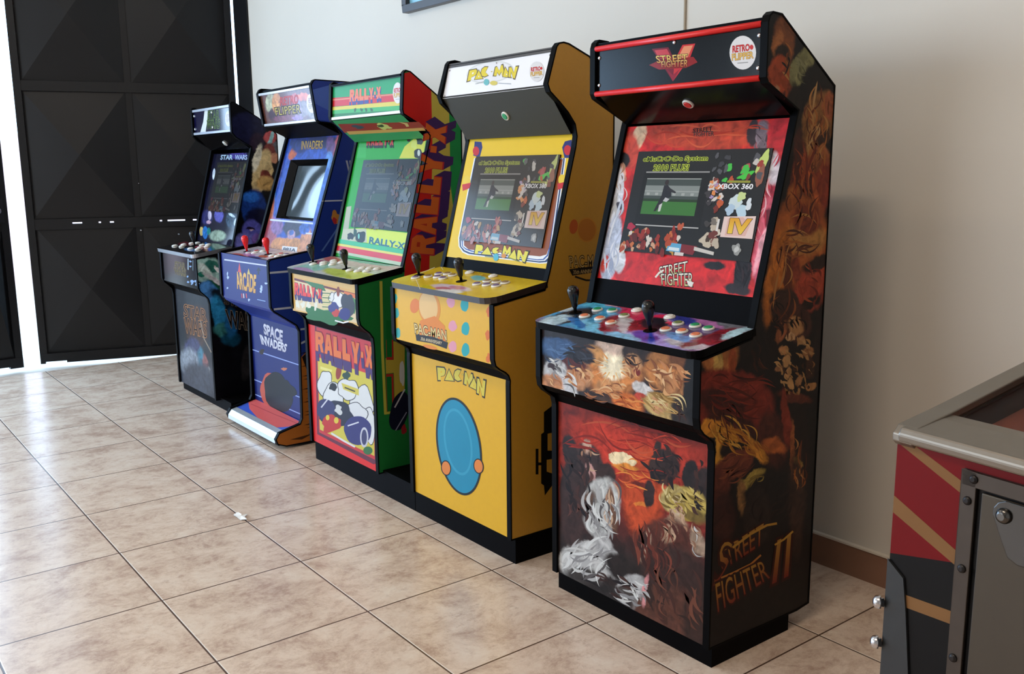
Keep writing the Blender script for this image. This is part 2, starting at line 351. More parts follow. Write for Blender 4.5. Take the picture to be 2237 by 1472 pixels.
def B(name, a, b_, mat, kind=True, parent=None, bevel=0):
    mb = MB(); mb.box(a, b_); o = mb.build(name, mat, parent, bevel)
    return struct(o) if kind else o
WALL = solid('cream_wall_paint', (212,206,195), .62, amt=.025, scale=2.5, bump=.12)
B('floor', (-3.35,-6,-.1), (5.2,.15,0), tile_material())
B('ground', (-14,-9,-.16), (-3.35,5,-.03), solid('pale_concrete', (205,200,190), .8))
B('wall_back', (-2.88,0,0), (5.2,.15,3.4), WALL)
B('wall_right', (5.2,-6,0), (5.35,.15,3.4), WALL)
mb = MB()
for a_, b_ in (((-3.35,-6.15,0),(5.35,-6,.9)), ((-3.35,-6.15,2.6),(5.35,-6,3.4)), ((-3.35,-6.15,.9),(-2.6,-6,2.6)), ((1.0,-6.15,.9),(5.35,-6,2.6))): mb.box(a_, b_)
struct(mb.build('wall_front', WALL))
mb = MB()
for a_, b_ in (((-2.6,-6.1,.9),(1.0,-6.04,.96)), ((-2.6,-6.1,2.54),(1.0,-6.04,2.6)), ((-2.6,-6.1,.96),(-2.54,-6.04,2.54)), ((.94,-6.1,.96),(1.0,-6.04,2.54)), ((-.83,-6.1,.96),(-.77,-6.04,2.54))): mb.box(a_, b_)
struct(mb.build('fill_window_1', solid('fill_window_frame', (220,220,216), .4)))  # unseen window, added so that fill light can come in
mb = MB(); mb.box((-3.5,-6,0), (-3.35,-5.8,3.4)); mb.box((-3.6,-5.8,2.5), (-3.35,-2.7,3.4)); mb.box((-3.75,-2.7,2.95), (-3.05,.15,3.4)); struct(mb.build('wall_left', WALL))
B('ceiling', (-3.75,-6.15,3.4), (5.35,.15,3.5), solid('ceiling_paint', (225,222,215), .8))
SK = solid('brown_skirting_tile', (140,104,84), .4, amt=.14, scale=14)
mb = MB(); mb.box((-2.88,-.012,0), (5.2,0,.098)); struct(mb.build('baseboard_back', SK))
mb = MB(); mb.box((-2.88,-.016,.098), (5.2,0,.104)); struct(mb.build('trim_1', solid('pale_grout_bead', (216,208,194), .6)))
# grey line down the back wall: a thin cable
mb = MB(); mb.tube([(.887,-.004,3.4), (.889,-.004,2.6), (.887,-.004,1.9), (.889,-.004,1.2), (.888,-.004,.2)], .0045, 8)
tag(mb.build('wall_cable', solid('beige_cable', (176,160,138), .5)), 'thin beige cable running down the cream wall above the red and black arcade machine', 'cable')
# low building across the yard, seen through the gap between the gate leaves
B('wall_outside', (-9.2,-6,-.03), (-9,4,1.7), solid('pink_render', (222,190,190), .8))

# steel gate: leaf frame and pointed panels
STEEL = solid('black_gate_paint', (17,17,19), .36, amt=.2, scale=6, spec=.3)
def gate_leaf(name, org, ang, L_, cells, slits, z1=2.75):
    """leaf in its own frame: s along the leaf, t towards the room, z up"""
    d = np.array([math.sin(ang), math.cos(ang)]); n = np.array([d[1], -d[0]])
    P = lambda s, t, z: (org[0]+d[0]*s+n[0]*t, org[1]+d[1]*s+n[1]*t, z)
    mb = MB()
    def bx(s0, s1, t0, t1, z0, zt):
        q = [P(s0,t0,z0),P(s1,t0,z0),P(s1,t1,z0),P(s0,t1,z0),P(s0,t0,zt),P(s1,t0,zt),P(s1,t1,zt),P(s0,t1,zt)]
        for f in ((0,3,2,1),(4,5,6,7),(0,1,5,4),(1,2,6,5),(2,3,7,6),(3,0,4,7)): mb.face([q[i] for i in f][::-1])
    zr = [.02, .935, 1.81, 2.72]
    for s in (0, L_-.045): bx(s, s+.045, -.02, .02, .02, z1)
    if L_ > .8: bx(.66, .70, -.02, .004, .02, .93); bx(.66, .70, -.02, .004, .942, z1)
    bx(0, .03, -.02, .022, .003, .07); bx(.03, .16, -.02, .022, .016, .07); bx(.16, L_, -.02, .022, .003, .07); bx(0, L_, -.02, .02, z1-.05, z1); bx(0, L_, -.02, .016, 1.785, 1.848)
    bx(0, L_, -.02, .016, .895, .931)
    prev = 0.0                                        # the lap above the lower rail is open in a few places
    for a, b_ in slits+[(L_, L_)]:
        if a > prev: bx(prev, a, -.02, .016, .931, .941)
        prev = b_
    bx(0, L_, -.02, .016, .941, .965)
    for s0, s1 in cells:
        for k in range(3):
            z0, zt = zr[k]+(.05 if k == 0 else .03), zr[k+1]-.02
            c = P((s0+s1)/2, .045, (z0+zt)/2); q = [P(s0,0,z0),P(s1,0,z0),P(s1,0,zt),P(s0,0,zt)]
            for i in range(4): mb.face([q[i], q[(i+1)%4], c])
            cb = P((s0+s1)/2, .03, (z0+zt)/2)
            mb.face([q[3], q[2], q[1], q[0]])
    o = mb.build(name, STEEL); struct(o); return o, P
door, P = gate_leaf('door_1', (-3.63,-1.285), math.radians(16.5), 1.365, [(.045,.66), (.70,1.32)],
                    [(.27,.33), (.43,.445), (.50,.525), (.815,.83), (.865,.98), (1.03,1.055), (1.08,1.09)])
for s, z, r in ((.69,.875,.007), (.93,.84,.007), (.70,1.19,.004)):
    mb = MB(); mb.lathe(P(s,.004,z), Vector(P(0,1,0))-Vector(P(0,0,0)), [(r,0),(r,.006),(r*.5,.012)], 10)
    mb.build('bolt', CHROME, door)
door2, P2 = gate_leaf('door_2', (-3.569,-1.641), math.radians(-6), .24, [(.045,.195)], [], 2.75)
mb = MB(); mb.lathe(P2(.17,.02,1.03), Vector(P2(0,1,0))-Vector(P2(0,0,0)), [(.018,0),(.018,.012),(.011,.02),(.012,.04),(.02,.05),(.017,.06)], 16)
h = mb.build('door_handle', CHROME, door2); h['label'] = 'round chrome knob'
mb = MB(); q = [P2(a,t,z) for z in (.955,1.105) for a, t in ((.125,.02),(.215,.02),(.215,.026),(.125,.026))]
for f in ((0,3,2,1),(4,5,6,7),(0,1,5,4),(1,2,6,5),(2,3,7,6),(3,0,4,7)): mb.face([q[i] for i in f][::-1])
mb.build('lock_plate', solid('dark_lock_plate', (52,52,56), .3, .8), door2)
B('trim_2', (-3.10,-.012,0), (-2.88,.10,3.0), STEEL)      # steel jamb at the end of the wall

# ceiling lamps
LAMPW = printed('lamp_diffuser', .5, emit=3)
for lx, ly, nm in ((-.6,-2.3,'left'), (2.3,-2.6,'right')):
    t = thing('ceiling_lamp', 'long white strip lamp on the ceiling, the %s one of two' % nm, 'lamp', (lx, ly, 3.4))
    mb = MB(); mb.box((lx-.6,ly-.08,3.33), (lx+.6,ly+.08,3.4)); mb.build('housing', WHITEP, t)
    mb = MB(); mb.box((lx-.58,ly-.07,3.31), (lx+.58,ly+.07,3.33), col=(1,.86,.7)); mb.build('diffuser', LAMPW, t)

# picture frame hanging high on the back wall, only its lower edge in view
fr = thing('picture_frame', 'dark framed picture hanging high on the wall above the yellow machine', 'picture', (-.4,-.02,2.4))
FD = solid('dark_brown_frame', (48,38,36), .35)
x0, x1, z0, z1 = -.914, .10, 2.016, 2.72
mb = MB()
mb.box((x0,-.035,z0), (x1,0,z0+.035)); mb.box((x0,-.035,z1-.035), (x1,0,z1)); mb.box((x0,-.035,z0+.035), (x0+.035,0,z1-.035)); mb.box((x1-.035,-.035,z0+.035), (x1,0,z1-.035))
mb.build('frame', FD, fr, .003)
mb = MB(); mb.box((x0+.035,-.012,z0+.035), (x1-.035,-.006,z1-.035)); mb.build('print', solid('pale_blue_print', (130,185,205), .3, amt=.3, scale=5), fr)
# scrap of paper lying on the floor joint
def floorpt(px):
    r = ray(px); t = -CAM[2]/r[2]; return CAM+t*r
mb = MB(); pts = [(510,1126),(520,1122),(528,1128),(541,1124),(535,1132),(540,1139),(525,1137),(516,1131)]
W_ = [floorpt(q) for q in pts]
for off, rev in ((.004, False), (.0015, True)):
    f = [(a[0], a[1], off+.003*((i*7)%3)) for i, a in enumerate(W_)]; c_ = (sum(a[0] for a in f)/8, sum(a[1] for a in f)/8, off+.004)
    for i in range(8): mb.face([f[i], f[(i+1)%8], c_][::(1 if rev else -1)])
tag(mb.build('paper_scrap', solid('white_paper', (235,232,226), .8)), 'tiny torn scrap of white paper lying on a floor tile joint', 'paper')

# ------------------------------------------------------------------ arcade cabinets
def ring_offset(prof, d):
    n = len(prof); A = sum(prof[i][0]*prof[(i+1)%n][1]-prof[(i+1)%n][0]*prof[i][1] for i in range(n)); s = 1 if A > 0 else -1; r = []
    for i in range(n):
        a, b, c = np.array(prof[i-1]), np.array(prof[i]), np.array(prof[(i+1)%n])
        e1 = (b-a)/np.linalg.norm(b-a); e2 = (c-b)/np.linalg.norm(c-b)
        n1 = np.array([e1[1], -e1[0]])*s; n2 = np.array([e2[1], -e2[0]])*s; m = n1+n2; m = m/max(1e-6, (m @ n1))
        if np.linalg.norm(m) > 2.2: m = m/np.linalg.norm(m)*2.2
        r.append(tuple(b+m*d))
    return r
def edge_trim(parent, prof, x0, x1, mat=TRIM, wd=.0045):
    o = ring_offset(prof, .0014); i_ = ring_offset(prof, -wd); mb = MB(); n = len(prof)
    for k in range(n):
        a, b, c, d = o[k], o[(k+1)%n], i_[(k+1)%n], i_[k]
        mb.face([(x1,)+a, (x0,)+a, (x0,)+b, (x1,)+b])
        for x, sgn in ((x1, 1), (x0, -1)): mb.face([(x,)+a, (x,)+b, (x,)+c, (x,)+d][::sgn])
        mb.face([(x1,)+d, (x1,)+c, (x0,)+c, (x0,)+d])
    return mb.build('edge_trim', mat, parent)
def board(name, poly, x0, x1, th, mat, parent):
    """bent board following a (y, z) polyline, thickness towards its left"""
    P = [np.array(q, float) for q in poly]; off = []
    for i in range(len(P)):
        a = P[max(i-1,0)]; b = P[min(i+1,len(P)-1)]; d = (b-a)/np.linalg.norm(b-a); off.append(tuple(P[i]+np.array([-d[1], d[0]])*th))
    mb = MB(); mb.prism([tuple(q) for q in P]+off[::-1], x0, x1); return mb.build(name, mat, parent)
def joystick(root, pos, nrm, col, h=.078):
    n = Vector(nrm).normalized(); mb = MB()
    mb.lathe(pos, n, [(.0045,0),(.0050,.014),(.0085,.020),(.0100,.032),(.0145,.048),(.0172,.060),(.0168,.070),(.0120,.0775),(.004,h+.003)], 18)
    j = mb.build('joystick', col, root)
    mb = MB(); mb.lathe(pos, n, [(.019,0),(.019,.0012),(.016,.002)], 18); mb.build('dust_washer', TRIM, j)
def button(root, pos, nrm, cap, ring=None):
    n = Vector(nrm).normalized(); mb = MB()
    mb.lathe(pos, n, [(.0165,0),(.0165,.003),(.0150,.0055),(.0125,.0058),(.0120,.0045)], 18); b = mb.build('button', ring or WHITEP, root)
    mb = MB(); mb.lathe(pos, n, [(.0112,.003),(.0112,.0072),(.0095,.0080)], 16); mb.build('button_cap', cap, b)
def bolt(root, pos, nrm, r=.006):
    mb = MB(); mb.lathe(pos, nrm, [(r,0),(r*.9,.002),(r*.6,.0035),(r*.2,.0042)], 12); mb.build('bolt', CHROME, root)
CAPS = {k: solid('button_'+k, v, .35) for k, v in dict(green=(40,150,95), orange=(225,130,90), white=(232,228,220), olive=(120,135,80), grey=(190,192,180), brown=(140,110,70), red=(200,40,40), purple=(110,90,130)).items()}
BATB = solid('black_bat_top', (18,18,19), .22); BATR = solid('red_bat_top', (225,28,32), .2)

class Cab:
    def __init__(s, label, x0, w, prof, zb, sidemat=None, leftmat=None, plinth=None, wdt=None):
        s.x0, s.x1, s.w = x0, x0+w, w; s.prof = prof
        s.root = thing('arcade_cabinet', label, 'arcade machine', (x0+w/2, -.6, 0), group='arcade machines standing in a row along the wall')
        s.side = Plane((s.x1,0,0), (0,1,0), (0,0,1))
        s.sidemat = sidemat; s.zb = zb
        mb = MB(); mb.prism(prof, x0, x0+.018); l = mb.build('side_panel', leftmat or BLACK, s.root); edge_trim(l, prof, x0-.0012, x0+.0192)
        if plinth is not False:
            a = plinth or {}
            mb = MB(); mb.box((a.get('x0', x0+.006), -.777, 0), (a.get('x1', s.x1-.004), a.get('y1', -.456), zb+.012)); mb.build('plinth', BLACK, s.root)
    def right_side(s, mats, art=None):
        mb = MB(); mb.prism(s.prof, s.x1-.018, s.x1, mat=0, mr=1)
        if art: art(Art(mb, s.side, 2))
        r = mb.build('side_panel', [BLACK]+mats, s.root); edge_trim(r, s.prof, s.x1-.0192, s.x1+.0012, wd=.0035); return r
    def panel(s, name, o, V, v0, v1, mats, art=None, th=.012, u0=0, u1=None, outline=None, off=0):
        """flat board between the side panels; `o` = (y, z) of its origin"""
        pl = Plane((s.x0+.018, o[0], o[1]), (1,0,0), (0,)+V); mb = MB(); u1 = s.w-.036 if u1 is None else u1
        mb.slab(pl, outline or [(u0,v0),(u1,v0),(u1,v1),(u0,v1)], th, 0, 1, off)
        if art: art(Art(mb, pl, 2, off+.00015))
        return mb.build(name, mats, s.root), pl
    def deck(s, z0, mats, art=None, y0=-.875, y1=-.655, sl=.155, rf=.03, th=.020, u0=-.001, u1=None, cut=0):
        pl = Plane((s.x0, y0, z0), (1,0,0), (0,1,sl)); L_ = (y1-y0)*math.hypot(1, sl); u1 = s.w+.001 if u1 is None else u1
        out = [(u0, L_), (u0, rf)]+[(u0+rf-rf*math.cos(t), rf-rf*math.sin(t)) for t in (.4,.8,1.2)]+[(u0+rf, 0), (u1-rf, 0)]+[(u1-rf+rf*math.sin(t), rf-rf*math.cos(t)) for t in (.4,.8,1.2)]+[(u1, rf), (u1, L_)]
        mb = MB(); mb.slab(pl, out[::-1], th, 0, 1)
        if art: art(Art(mb, pl, 2))
        mb.build('control_deck', mats, s.root); s.dk = pl; return pl
    def controls(s, sticks, buttons, bat):
        for q in sticks: joystick(s.root, s.dk.pt((q[0], (q[1]+.875)*1.012), 0), s.dk.N, bat)
        for x, y, c in buttons: button(s.root, s.dk.pt((x, (y+.875)*1.012), 0), s.dk.N, CAPS[c])
def pxpoly(art, items):
    for it in items:
        if it[0] == 'p': art.poly(it[1], it[2])
        elif it[0] == 'e': art.ell(*it[1:6], **(it[6] if len(it) > 6 else {}))
        elif it[0] == 'l': art.line(it[1], it[2], it[3])
        elif it[0] == '^': art.up(); continue
        art.jig()
def badge(art, cx, cy, rx, ry, slope=-.12):
    """white oval sticker with the arcade owner's two words"""
    art.ell(cx, cy, rx, ry, (232,230,230)); art.up()
    def qd(dx0, dx1, y0, y1): return [(cx+rx*dx0, cy+ry*y0+slope*rx*dx0), (cx+rx*dx1, cy+ry*y0+slope*rx*dx1), (cx+rx*dx1, cy+ry*y1+slope*rx*dx1), (cx+rx*dx0, cy+ry*y1+slope*rx*dx0)]
    art.text('RETRO', qd(-.78,.52,-.48,-.06), (205,45,45), out=(120,30,35), ow=.05, bold=.035); art.ell(cx+rx*.66, cy-ry*.32, rx*.14, ry*.15, (205,45,45))
    art.text('FLIPPER', qd(-.82,.8,.0,.40), (235,190,90), out=(110,45,35), ow=.055, bold=.025)
    art.line([(cx-rx*.4, cy+ry*.62), (cx+rx*.4, cy+ry*.62+slope*rx*.5)], ry*.05, (150,150,150))
# what the multi-game menu shows, in fractions of the screen
def menu_screen(art, W_, H_, k=1.0, seed=1, glare_tint=None):  # reflected room haze can be mixed into the menu colours
    rnd = random.Random(seed)
    def c(col):
        r = tuple(v*k for v in col); return tuple(a*(1-.35)+b*.35 for a, b in zip(r, glare_tint)) if glare_tint else r
    X = lambda x, y: (x*W_, y*H_)
    Q = lambda x0, x1, y0, y1: [X(x0,y1), X(x1,y1), X(x1,y0), X(x0,y0)]
    P = lambda pts, col: art.poly([X(*q) for q in pts], c(col), px=False)
    E_ = lambda x, y, rx, ry, col, rot=0, wob=.25: art.ell(x*W_, y*H_, rx*W_, ry*H_, c(col), rot=rot, wob=wob, px=False, n=22)
    P([(0,0),(1,0),(1,1),(0,1)], (26,26,28)); art.up()
    P([(.085,.25),(.61,.25),(.61,.80),(.085,.80)], (17,17,19)); art.up()
    P([(.10,.785),(.60,.785),(.60,.798),(.10,.798)], (150,150,150)); P([(.10,.262),(.60,.262),(.60,.273),(.10,.273)], (185,185,185))
    P([(.12,.82-.09),(.55,.73),(.55,.377),(.12,.377)], (66,76,74)); art.up()
    P([(.12,.56),(.55,.56),(.55,.66),(.12,.66)], (132,140,138)); P([(.12,.377),(.55,.377),(.55,.51),(.12,.51)], (58,118,52)); P([(.12,.505),(.55,.505),(.55,.53),(.12,.53)], (34,58,34))
    art.up(); P([(.12,.722),(.55,.722),(.55,.73),(.12,.73)], (170,175,172)); P([(.12,.60),(.55,.60),(.55,.61),(.12,.61)], (160,166,164))
    for i in range(6): P([(.14+.07*i,.565),(.165+.07*i,.565),(.165+.07*i,.59),(.14+.07*i,.59)], (165,170,168))
    art.up()   # a footballer in dark kit, mid-stride
    P([(.27,.66),(.30,.665),(.335,.62),(.345,.555),(.30,.52),(.265,.55)], (34,34,44)); E_(.288,.69,.016,.026,(50,42,44),0,0)
    P([(.31,.645),(.375,.60),(.372,.585),(.30,.61)], (40,38,46)); P([(.265,.56),(.30,.53),(.245,.41),(.225,.405)], (36,36,42)); P([(.30,.545),(.335,.53),(.315,.50),(.285,.51)], (190,192,196)); P([(.262,.47),(.285,.49),(.28,.41),(.262,.405)], (205,206,205)); art.up()
    art.text('eMuCrCaDe System', Q(.055,.565,.885,.945), c((52,66,22)), out=c((206,222,70)), ow=.075, bold=.02, px=False)
    art.text('2010 PLUS!', Q(.155,.435,.805,.865), c((52,66,22)), out=c((206,222,70)), ow=.075, bold=.02, px=False)
    # crowd of small coloured figures along the bottom, drawn only as loose patches
    for i in range(46):
        x = rnd.uniform(.02,.47); hgt = .20*(1-abs(x-.2)*.5); y = rnd.uniform(.0,hgt)
        E_(x, y+.015, rnd.uniform(.012,.028), rnd.uniform(.02,.05), rnd.choice([(150,44,34),(178,70,38),(198,110,60),(120,32,28),(206,160,130),(90,28,26),(214,206,196),(190,140,60)]), rnd.uniform(-40,40)); art.jig()
    for i in range(9): E_(.44+rnd.uniform(-.03,.04), .22+rnd.uniform(-.12,.06), .014, .035, rnd.choice([(160,44,34),(190,90,60),(120,30,28)]), rnd.uniform(-30,30)); art.jig()
    E_(.065,.245,.03,.04,(176,40,70)); P([(.39,.035),(.40,.115),(.50,.11),(.50,.03)], (96,168,208)); P([(.50,.03),(.50,.11),(.62,.10),(.60,.015)], (124,34,44)); art.up()
    P([(.40,.045),(.41,.075),(.49,.07),(.49,.04)], (214,230,238)); P([(.46,.0),(.53,.0),(.53,.03),(.46,.033)], (214,208,204)); art.up()
    for i in range(34):
        a = rnd.random(); x = .70+rnd.uniform(-.08,.26); y = rnd.uniform(.64,.95)
        if y > .75 and a < .4: continue
        E_(x, y, rnd.uniform(.01,.024), rnd.uniform(.018,.05), rnd.choice([(190,80,50),(60,60,66),(84,84,90),(70,190,74),(200,196,190),(120,60,50),(160,60,50),(206,214,120),(40,42,48)]), rnd.uniform(-50,50)); art.jig()
    E_(.955,.88,.03,.10,(196,214,120),-12); E_(.955,.76,.03,.09,(150,92,74)); E_(.86,.76,.05,.03,(72,196,70),20); E_(.85,.82,.022,.055,(176,70,80),-25); art.up()
    for i in range(30):
        E_(.62+rnd.uniform(0,.1), rnd.uniform(.50,.70), rnd.uniform(.01,.024), rnd.uniform(.012,.03), rnd.choice([(214,206,200),(222,140,80),(170,150,190),(60,56,60)]), rnd.uniform(-50,50)); art.jig()
    for x, y, rx, ry, col in ((.83,.52,.05,.06,(206,222,226)),(.88,.44,.04,.05,(190,216,232)),(.80,.45,.03,.05,(176,200,222)),(.86,.57,.03,.04,(204,220,150)),(.92,.50,.02,.05,(220,228,236)),(.72,.50,.022,.04,(196,90,50)),(.70,.45,.02,.03,(120,44,34))): E_(x, y, rx, ry, col)
    art.up()
    art.text('XBOX 360', Q(.68,.925,.635,.685), c((236,236,240)), bold=.03, px=False); P([(.74,.692),(.74,.712),(.90,.712),(.90,.692)], (150,152,56))
    for i in range(16): E_(.65+rnd.uniform(0,.1), rnd.uniform(.10,.36), rnd.uniform(.012,.03), rnd.uniform(.02,.045), rnd.choice([(190,176,158),(120,112,104),(64,60,60),(206,196,180),(110,50,44)]), rnd.uniform(-50,50)); art.jig()
    E_(.68,.16,.05,.06,(196,184,164)); E_(.69,.18,.02,.035,(70,52,40)); P([(.60,.06),(.60,.095),(.75,.06),(.75,.03)], (204,200,194)); E_(.90,.10,.03,.05,(150,152,150)); E_(.90,.10,.014,.03,(196,198,196)); art.up()
    P([(.77,.20),(.77,.385),(.985,.40),(.99,.20)], (232,206,200)); art.up(); P([(.80,.215),(.80,.37),(.90,.385),(.96,.33),(.94,.22)], (224,180,170)); art.up()
    P([(.73,.25),(.745,.25),(.745,.36),(.73,.36)], (220,216,212))
    # the big gold IV
    art.text('IV', Q(.815,.965,.235,.375), c((226,160,44)), c((238,202,70)), out=c((34,26,24)), ow=.07, bold=.05, px=False)

# =========================== red and black machine, the nearest ===========================
PR_SF = [(-.795,.058),(-.797,.585),(-.803,.607),(-.820,.620),(-.838,.632),(-.852,.648),(-.857,.675),(-.857,.817),(-.668,.848),(-.658,.885),(-.645,.945),(-.525,1.388),(-.520,1.402),(-.645,1.462),(-.652,1.475),(-.652,1.600),(-.647,1.615),(-.635,1.624),(-.600,1.622),(-.371,1.467),(-.371,.056),(-.425,.050)]
c = Cab('tall black and red arcade machine with brown and orange printed side, nearest the pinball table', 1.12, .6125, PR_SF, .058)
sd = c.side
SIDE = [('e',1712,95,24,60,0,(112,62,32),.35),('e',1698,95,12,30,10,(150,90,48),.5),('e',1708,120,18,18,0,(34,22,16),.5),('e',1702,165,24,42,0,(148,60,28),.25),('e',1690,208,14,16,0,(150,110,80),.5),
 ('e',1724,215,8,40,0,(120,50,24),.5),('e',1750,150,22,44,25,(122,118,78),.22),('e',1782,180,26,36,-35,(18,14,12),.4),('e',1735,250,16,70,0,(24,16,12),.4),
 ('e',1788,262,34,66,12,(126,82,40),.25),('e',1812,235,16,30,0,(150,78,44),.5),('e',1772,285,8,60,8,(158,112,62),.6),('e',1795,310,7,44,-8,(70,36,20),.6),('e',1790,345,22,30,0,(150,84,44),.4),('e',1800,300,10,22,30,(48,26,16),.6),
 ('e',1742,400,16,90,8,(92,36,20),.4),('e',1760,380,7,60,-6,(150,62,30),.6),('e',1745,330,9,50,0,(60,26,18),.5),('e',1790,420,22,70,10,(120,44,26),.5),('e',1768,440,9,60,12,(58,24,16),.6),('e',1728,450,14,50,14,(150,84,34),.6),('e',1775,400,6,60,-14,(168,80,38),.7),
 ('e',1750,530,62,100,0,(150,78,32),.3),('e',1758,520,50,34,-8,(170,116,56),.6),('e',1765,478,30,34,0,(110,44,24),.5),('e',1700,600,24,110,10,(176,100,34),.5),('e',1722,600,9,80,0,(84,36,18),.5),
 ('e',1772,630,34,52,20,(156,60,38),.4),('e',1786,575,34,16,-30,(40,22,16),.5),('e',1772,660,30,12,-35,(30,18,14),.6),('e',1740,585,10,30,0,(122,50,30),.5),
 ('e',1715,672,34,44,-20,(52,30,22),.25),('e',1742,705,30,40,0,(62,32,24),.3),('e',1690,740,16,46,8,(20,12,10),.35),('e',1706,728,9,24,20,(140,80,46),.5),('e',1650,775,26,42,-25,(20,14,12),.3),
 ('e',1738,712,17,20,-30,(158,112,68),.4),('e',1727,733,9,10,0,(190,146,100),.5),('e',1752,745,9,9,0,(176,128,82),.5),('e',1768,770,14,12,0,(150,100,58),.4),('e',1712,765,10,10,30,(170,118,72),.5),('e',1716,788,8,13,20,(170,126,78),.4),('e',1722,812,7,14,10,(176,130,80),.4),('e',1727,838,7,13,0,(184,138,84),.4),('e',1700,805,9,7,0,(140,96,60),.5),
 ('e',1745,830,6,12,25,(150,104,64),.5),('e',1772,845,12,9,-25,(160,112,64),.4),('e',1770,800,9,26,0,(60,34,22),.5),('e',1735,870,36,12,10,(92,40,26),.5),('e',1790,760,12,70,0,(24,14,12),.5),
 ('e',1572,778,40,36,-15,(158,96,50),.4),('e',1568,792,10,30,0,(186,150,80),.5),('e',1600,790,9,28,0,(150,70,34),.5),
 ('e',1596,880,96,74,10,(116,38,26),.2),('e',1585,885,44,30,20,(50,20,16),.6),('e',1560,870,40,20,0,(64,24,20),.6),('e',1600,925,60,28,25,(58,22,18),.5),('e',1690,960,34,60,-10,(70,30,22),.5),
 ('e',1745,1000,26,110,0,(28,16,13),.4),('e',1718,915,9,60,-6,(120,44,28),.6),('e',1555,935,24,22,30,(196,128,40),.3),('e',1572,985,12,60,0,(190,134,42),.3),('e',1610,955,46,18,38,(196,134,44),.5),('e',1652,985,32,14,45,(190,126,42),.5),('e',1590,930,5,26,-20,(90,30,20),.6),('e',1618,950,4,40,-30,(80,28,20),.6),
 ('e',1604,985,34,24,0,(26,14,12),.3),('e',1690,975,26,18,10,(170,90,40),.6),('e',1600,1018,52,24,-32,(104,48,32),.3),('e',1572,1055,24,44,10,(92,42,30),.5),('e',1645,1045,34,13,-38,(158,134,60),.4),('e',1620,1085,8,40,0,(130,92,50),.6),
 ('e',1742,1010,14,7,30,(176,138,60),.5),('e',1730,985,5,60,0,(150,84,44),.6),('e',1675,1075,50,40,-25,(16,11,10),.35),('e',1655,1130,30,60,0,(36,26,22),.5),('e',1740,1100,18,110,0,(52,32,24),.7),('e',1580,1130,26,60,0,(48,22,18),.6)]
smat = painted('side_print_brown_gold', sd, (17,12,11), SIDE, .42, .018, 16, 1.25)
def art(a):
    SREG = [(1698,60),(1815,195),(1762,1290),(1600,1390),(1570,1380),(1568,990),(1545,950),(1545,800),(1655,730),(1745,265),(1692,190)]
    OR_ = [(150,84,40),(176,104,48),(112,56,30),(190,130,70),(84,40,24)]; BR_ = [(60,30,20),(40,22,16),(84,42,26),(26,16,14)]
    strokes(a, SREG, [(1712,110,20,60,80,30,34,6,18,OR_+BR_),(1705,175,16,30,60,30,34,7,10,[(150,64,30),(120,46,24)]),(1748,150,16,30,60,20,34,6,10,[(122,118,78),(100,98,64),(140,136,96)]),(1790,265,26,60,100,22,60,5,36,OR_+[(196,150,96)]),(1790,350,22,40,90,30,30,5,16,OR_),(1760,420,40,80,95,18,70,7,40,[(120,44,26),(150,66,34),(84,34,22),(170,90,44)]),(1750,520,50,40,0,20,60,6,22,OR_),(1712,600,30,90,98,8,80,6,18,OR_),
        (1772,625,26,44,60,30,40,6,16,[(156,60,38),(120,44,30),(180,84,50)]),(1722,690,34,44,70,40,34,6,26,BR_),(1738,800,40,70,60,40,16,7,60,[(176,130,78),(150,104,60),(196,150,96),(70,40,26)]),(1655,775,20,36,70,20,30,6,10,BR_),(1575,780,30,26,80,10,40,7,12,[(170,120,60),(150,80,40),(190,150,84)]),
        (1596,860,76,50,10,24,70,7,44,[(116,38,26),(140,50,32),(90,30,22),(64,24,20)]),(1585,915,40,30,60,30,44,5,24,BR_+[(120,60,30)]),(1600,950,40,30,40,20,50,5,26,[(206,140,46),(180,110,36),(226,170,70)]),(1655,985,24,16,45,16,36,5,14,[(200,136,46),(170,100,36)]),(1604,1020,40,24,-32,16,44,6,26,[(110,52,34),(86,40,28),(134,70,44)]),(1645,1045,26,10,-38,14,34,4,10,[(158,134,60),(130,106,44)]),(1745,1010,14,60,90,16,40,5,14,OR_),(1690,1100,44,40,-60,20,50,6,14,[(24,16,14),(40,28,24)])], 11)
    G1, G2 = (176,128,50), (128,38,26)
    a.text('STREET', [(1568,1205),(1668,1142),(1666,1188),(1578,1245)], G1, G2, out=(60,20,14), ow=.06, bold=.0)
    a.text('S', [(1577,1180),(1602,1186),(1588,1240),(1556,1290)], G1, G2, out=(60,20,14), ow=.05, bold=-.01)
    a.line([(1600,1196),(1640,1166),(1675,1147),(1697,1143)], 5, (190,140,54)); a.line([(1575,1262),(1603,1250),(1640,1232),(1662,1212)], 4, (190,120,50))
    a.text('FIGHTER', [(1562,1275),(1668,1222),(1682,1262),(1568,1338)], G1, G2, out=(60,20,14), ow=.06, bold=.0)
    a.text('II', [(1698,1180),(1728,1166),(1722,1258),(1686,1276)], G1, G2, out=(60,20,14), ow=.05, bold=.0)
    a.line([(1692,1190),(1712,1178),(1732,1160)], 4, (196,146,56))
c.right_side([smat, VINYL], art)
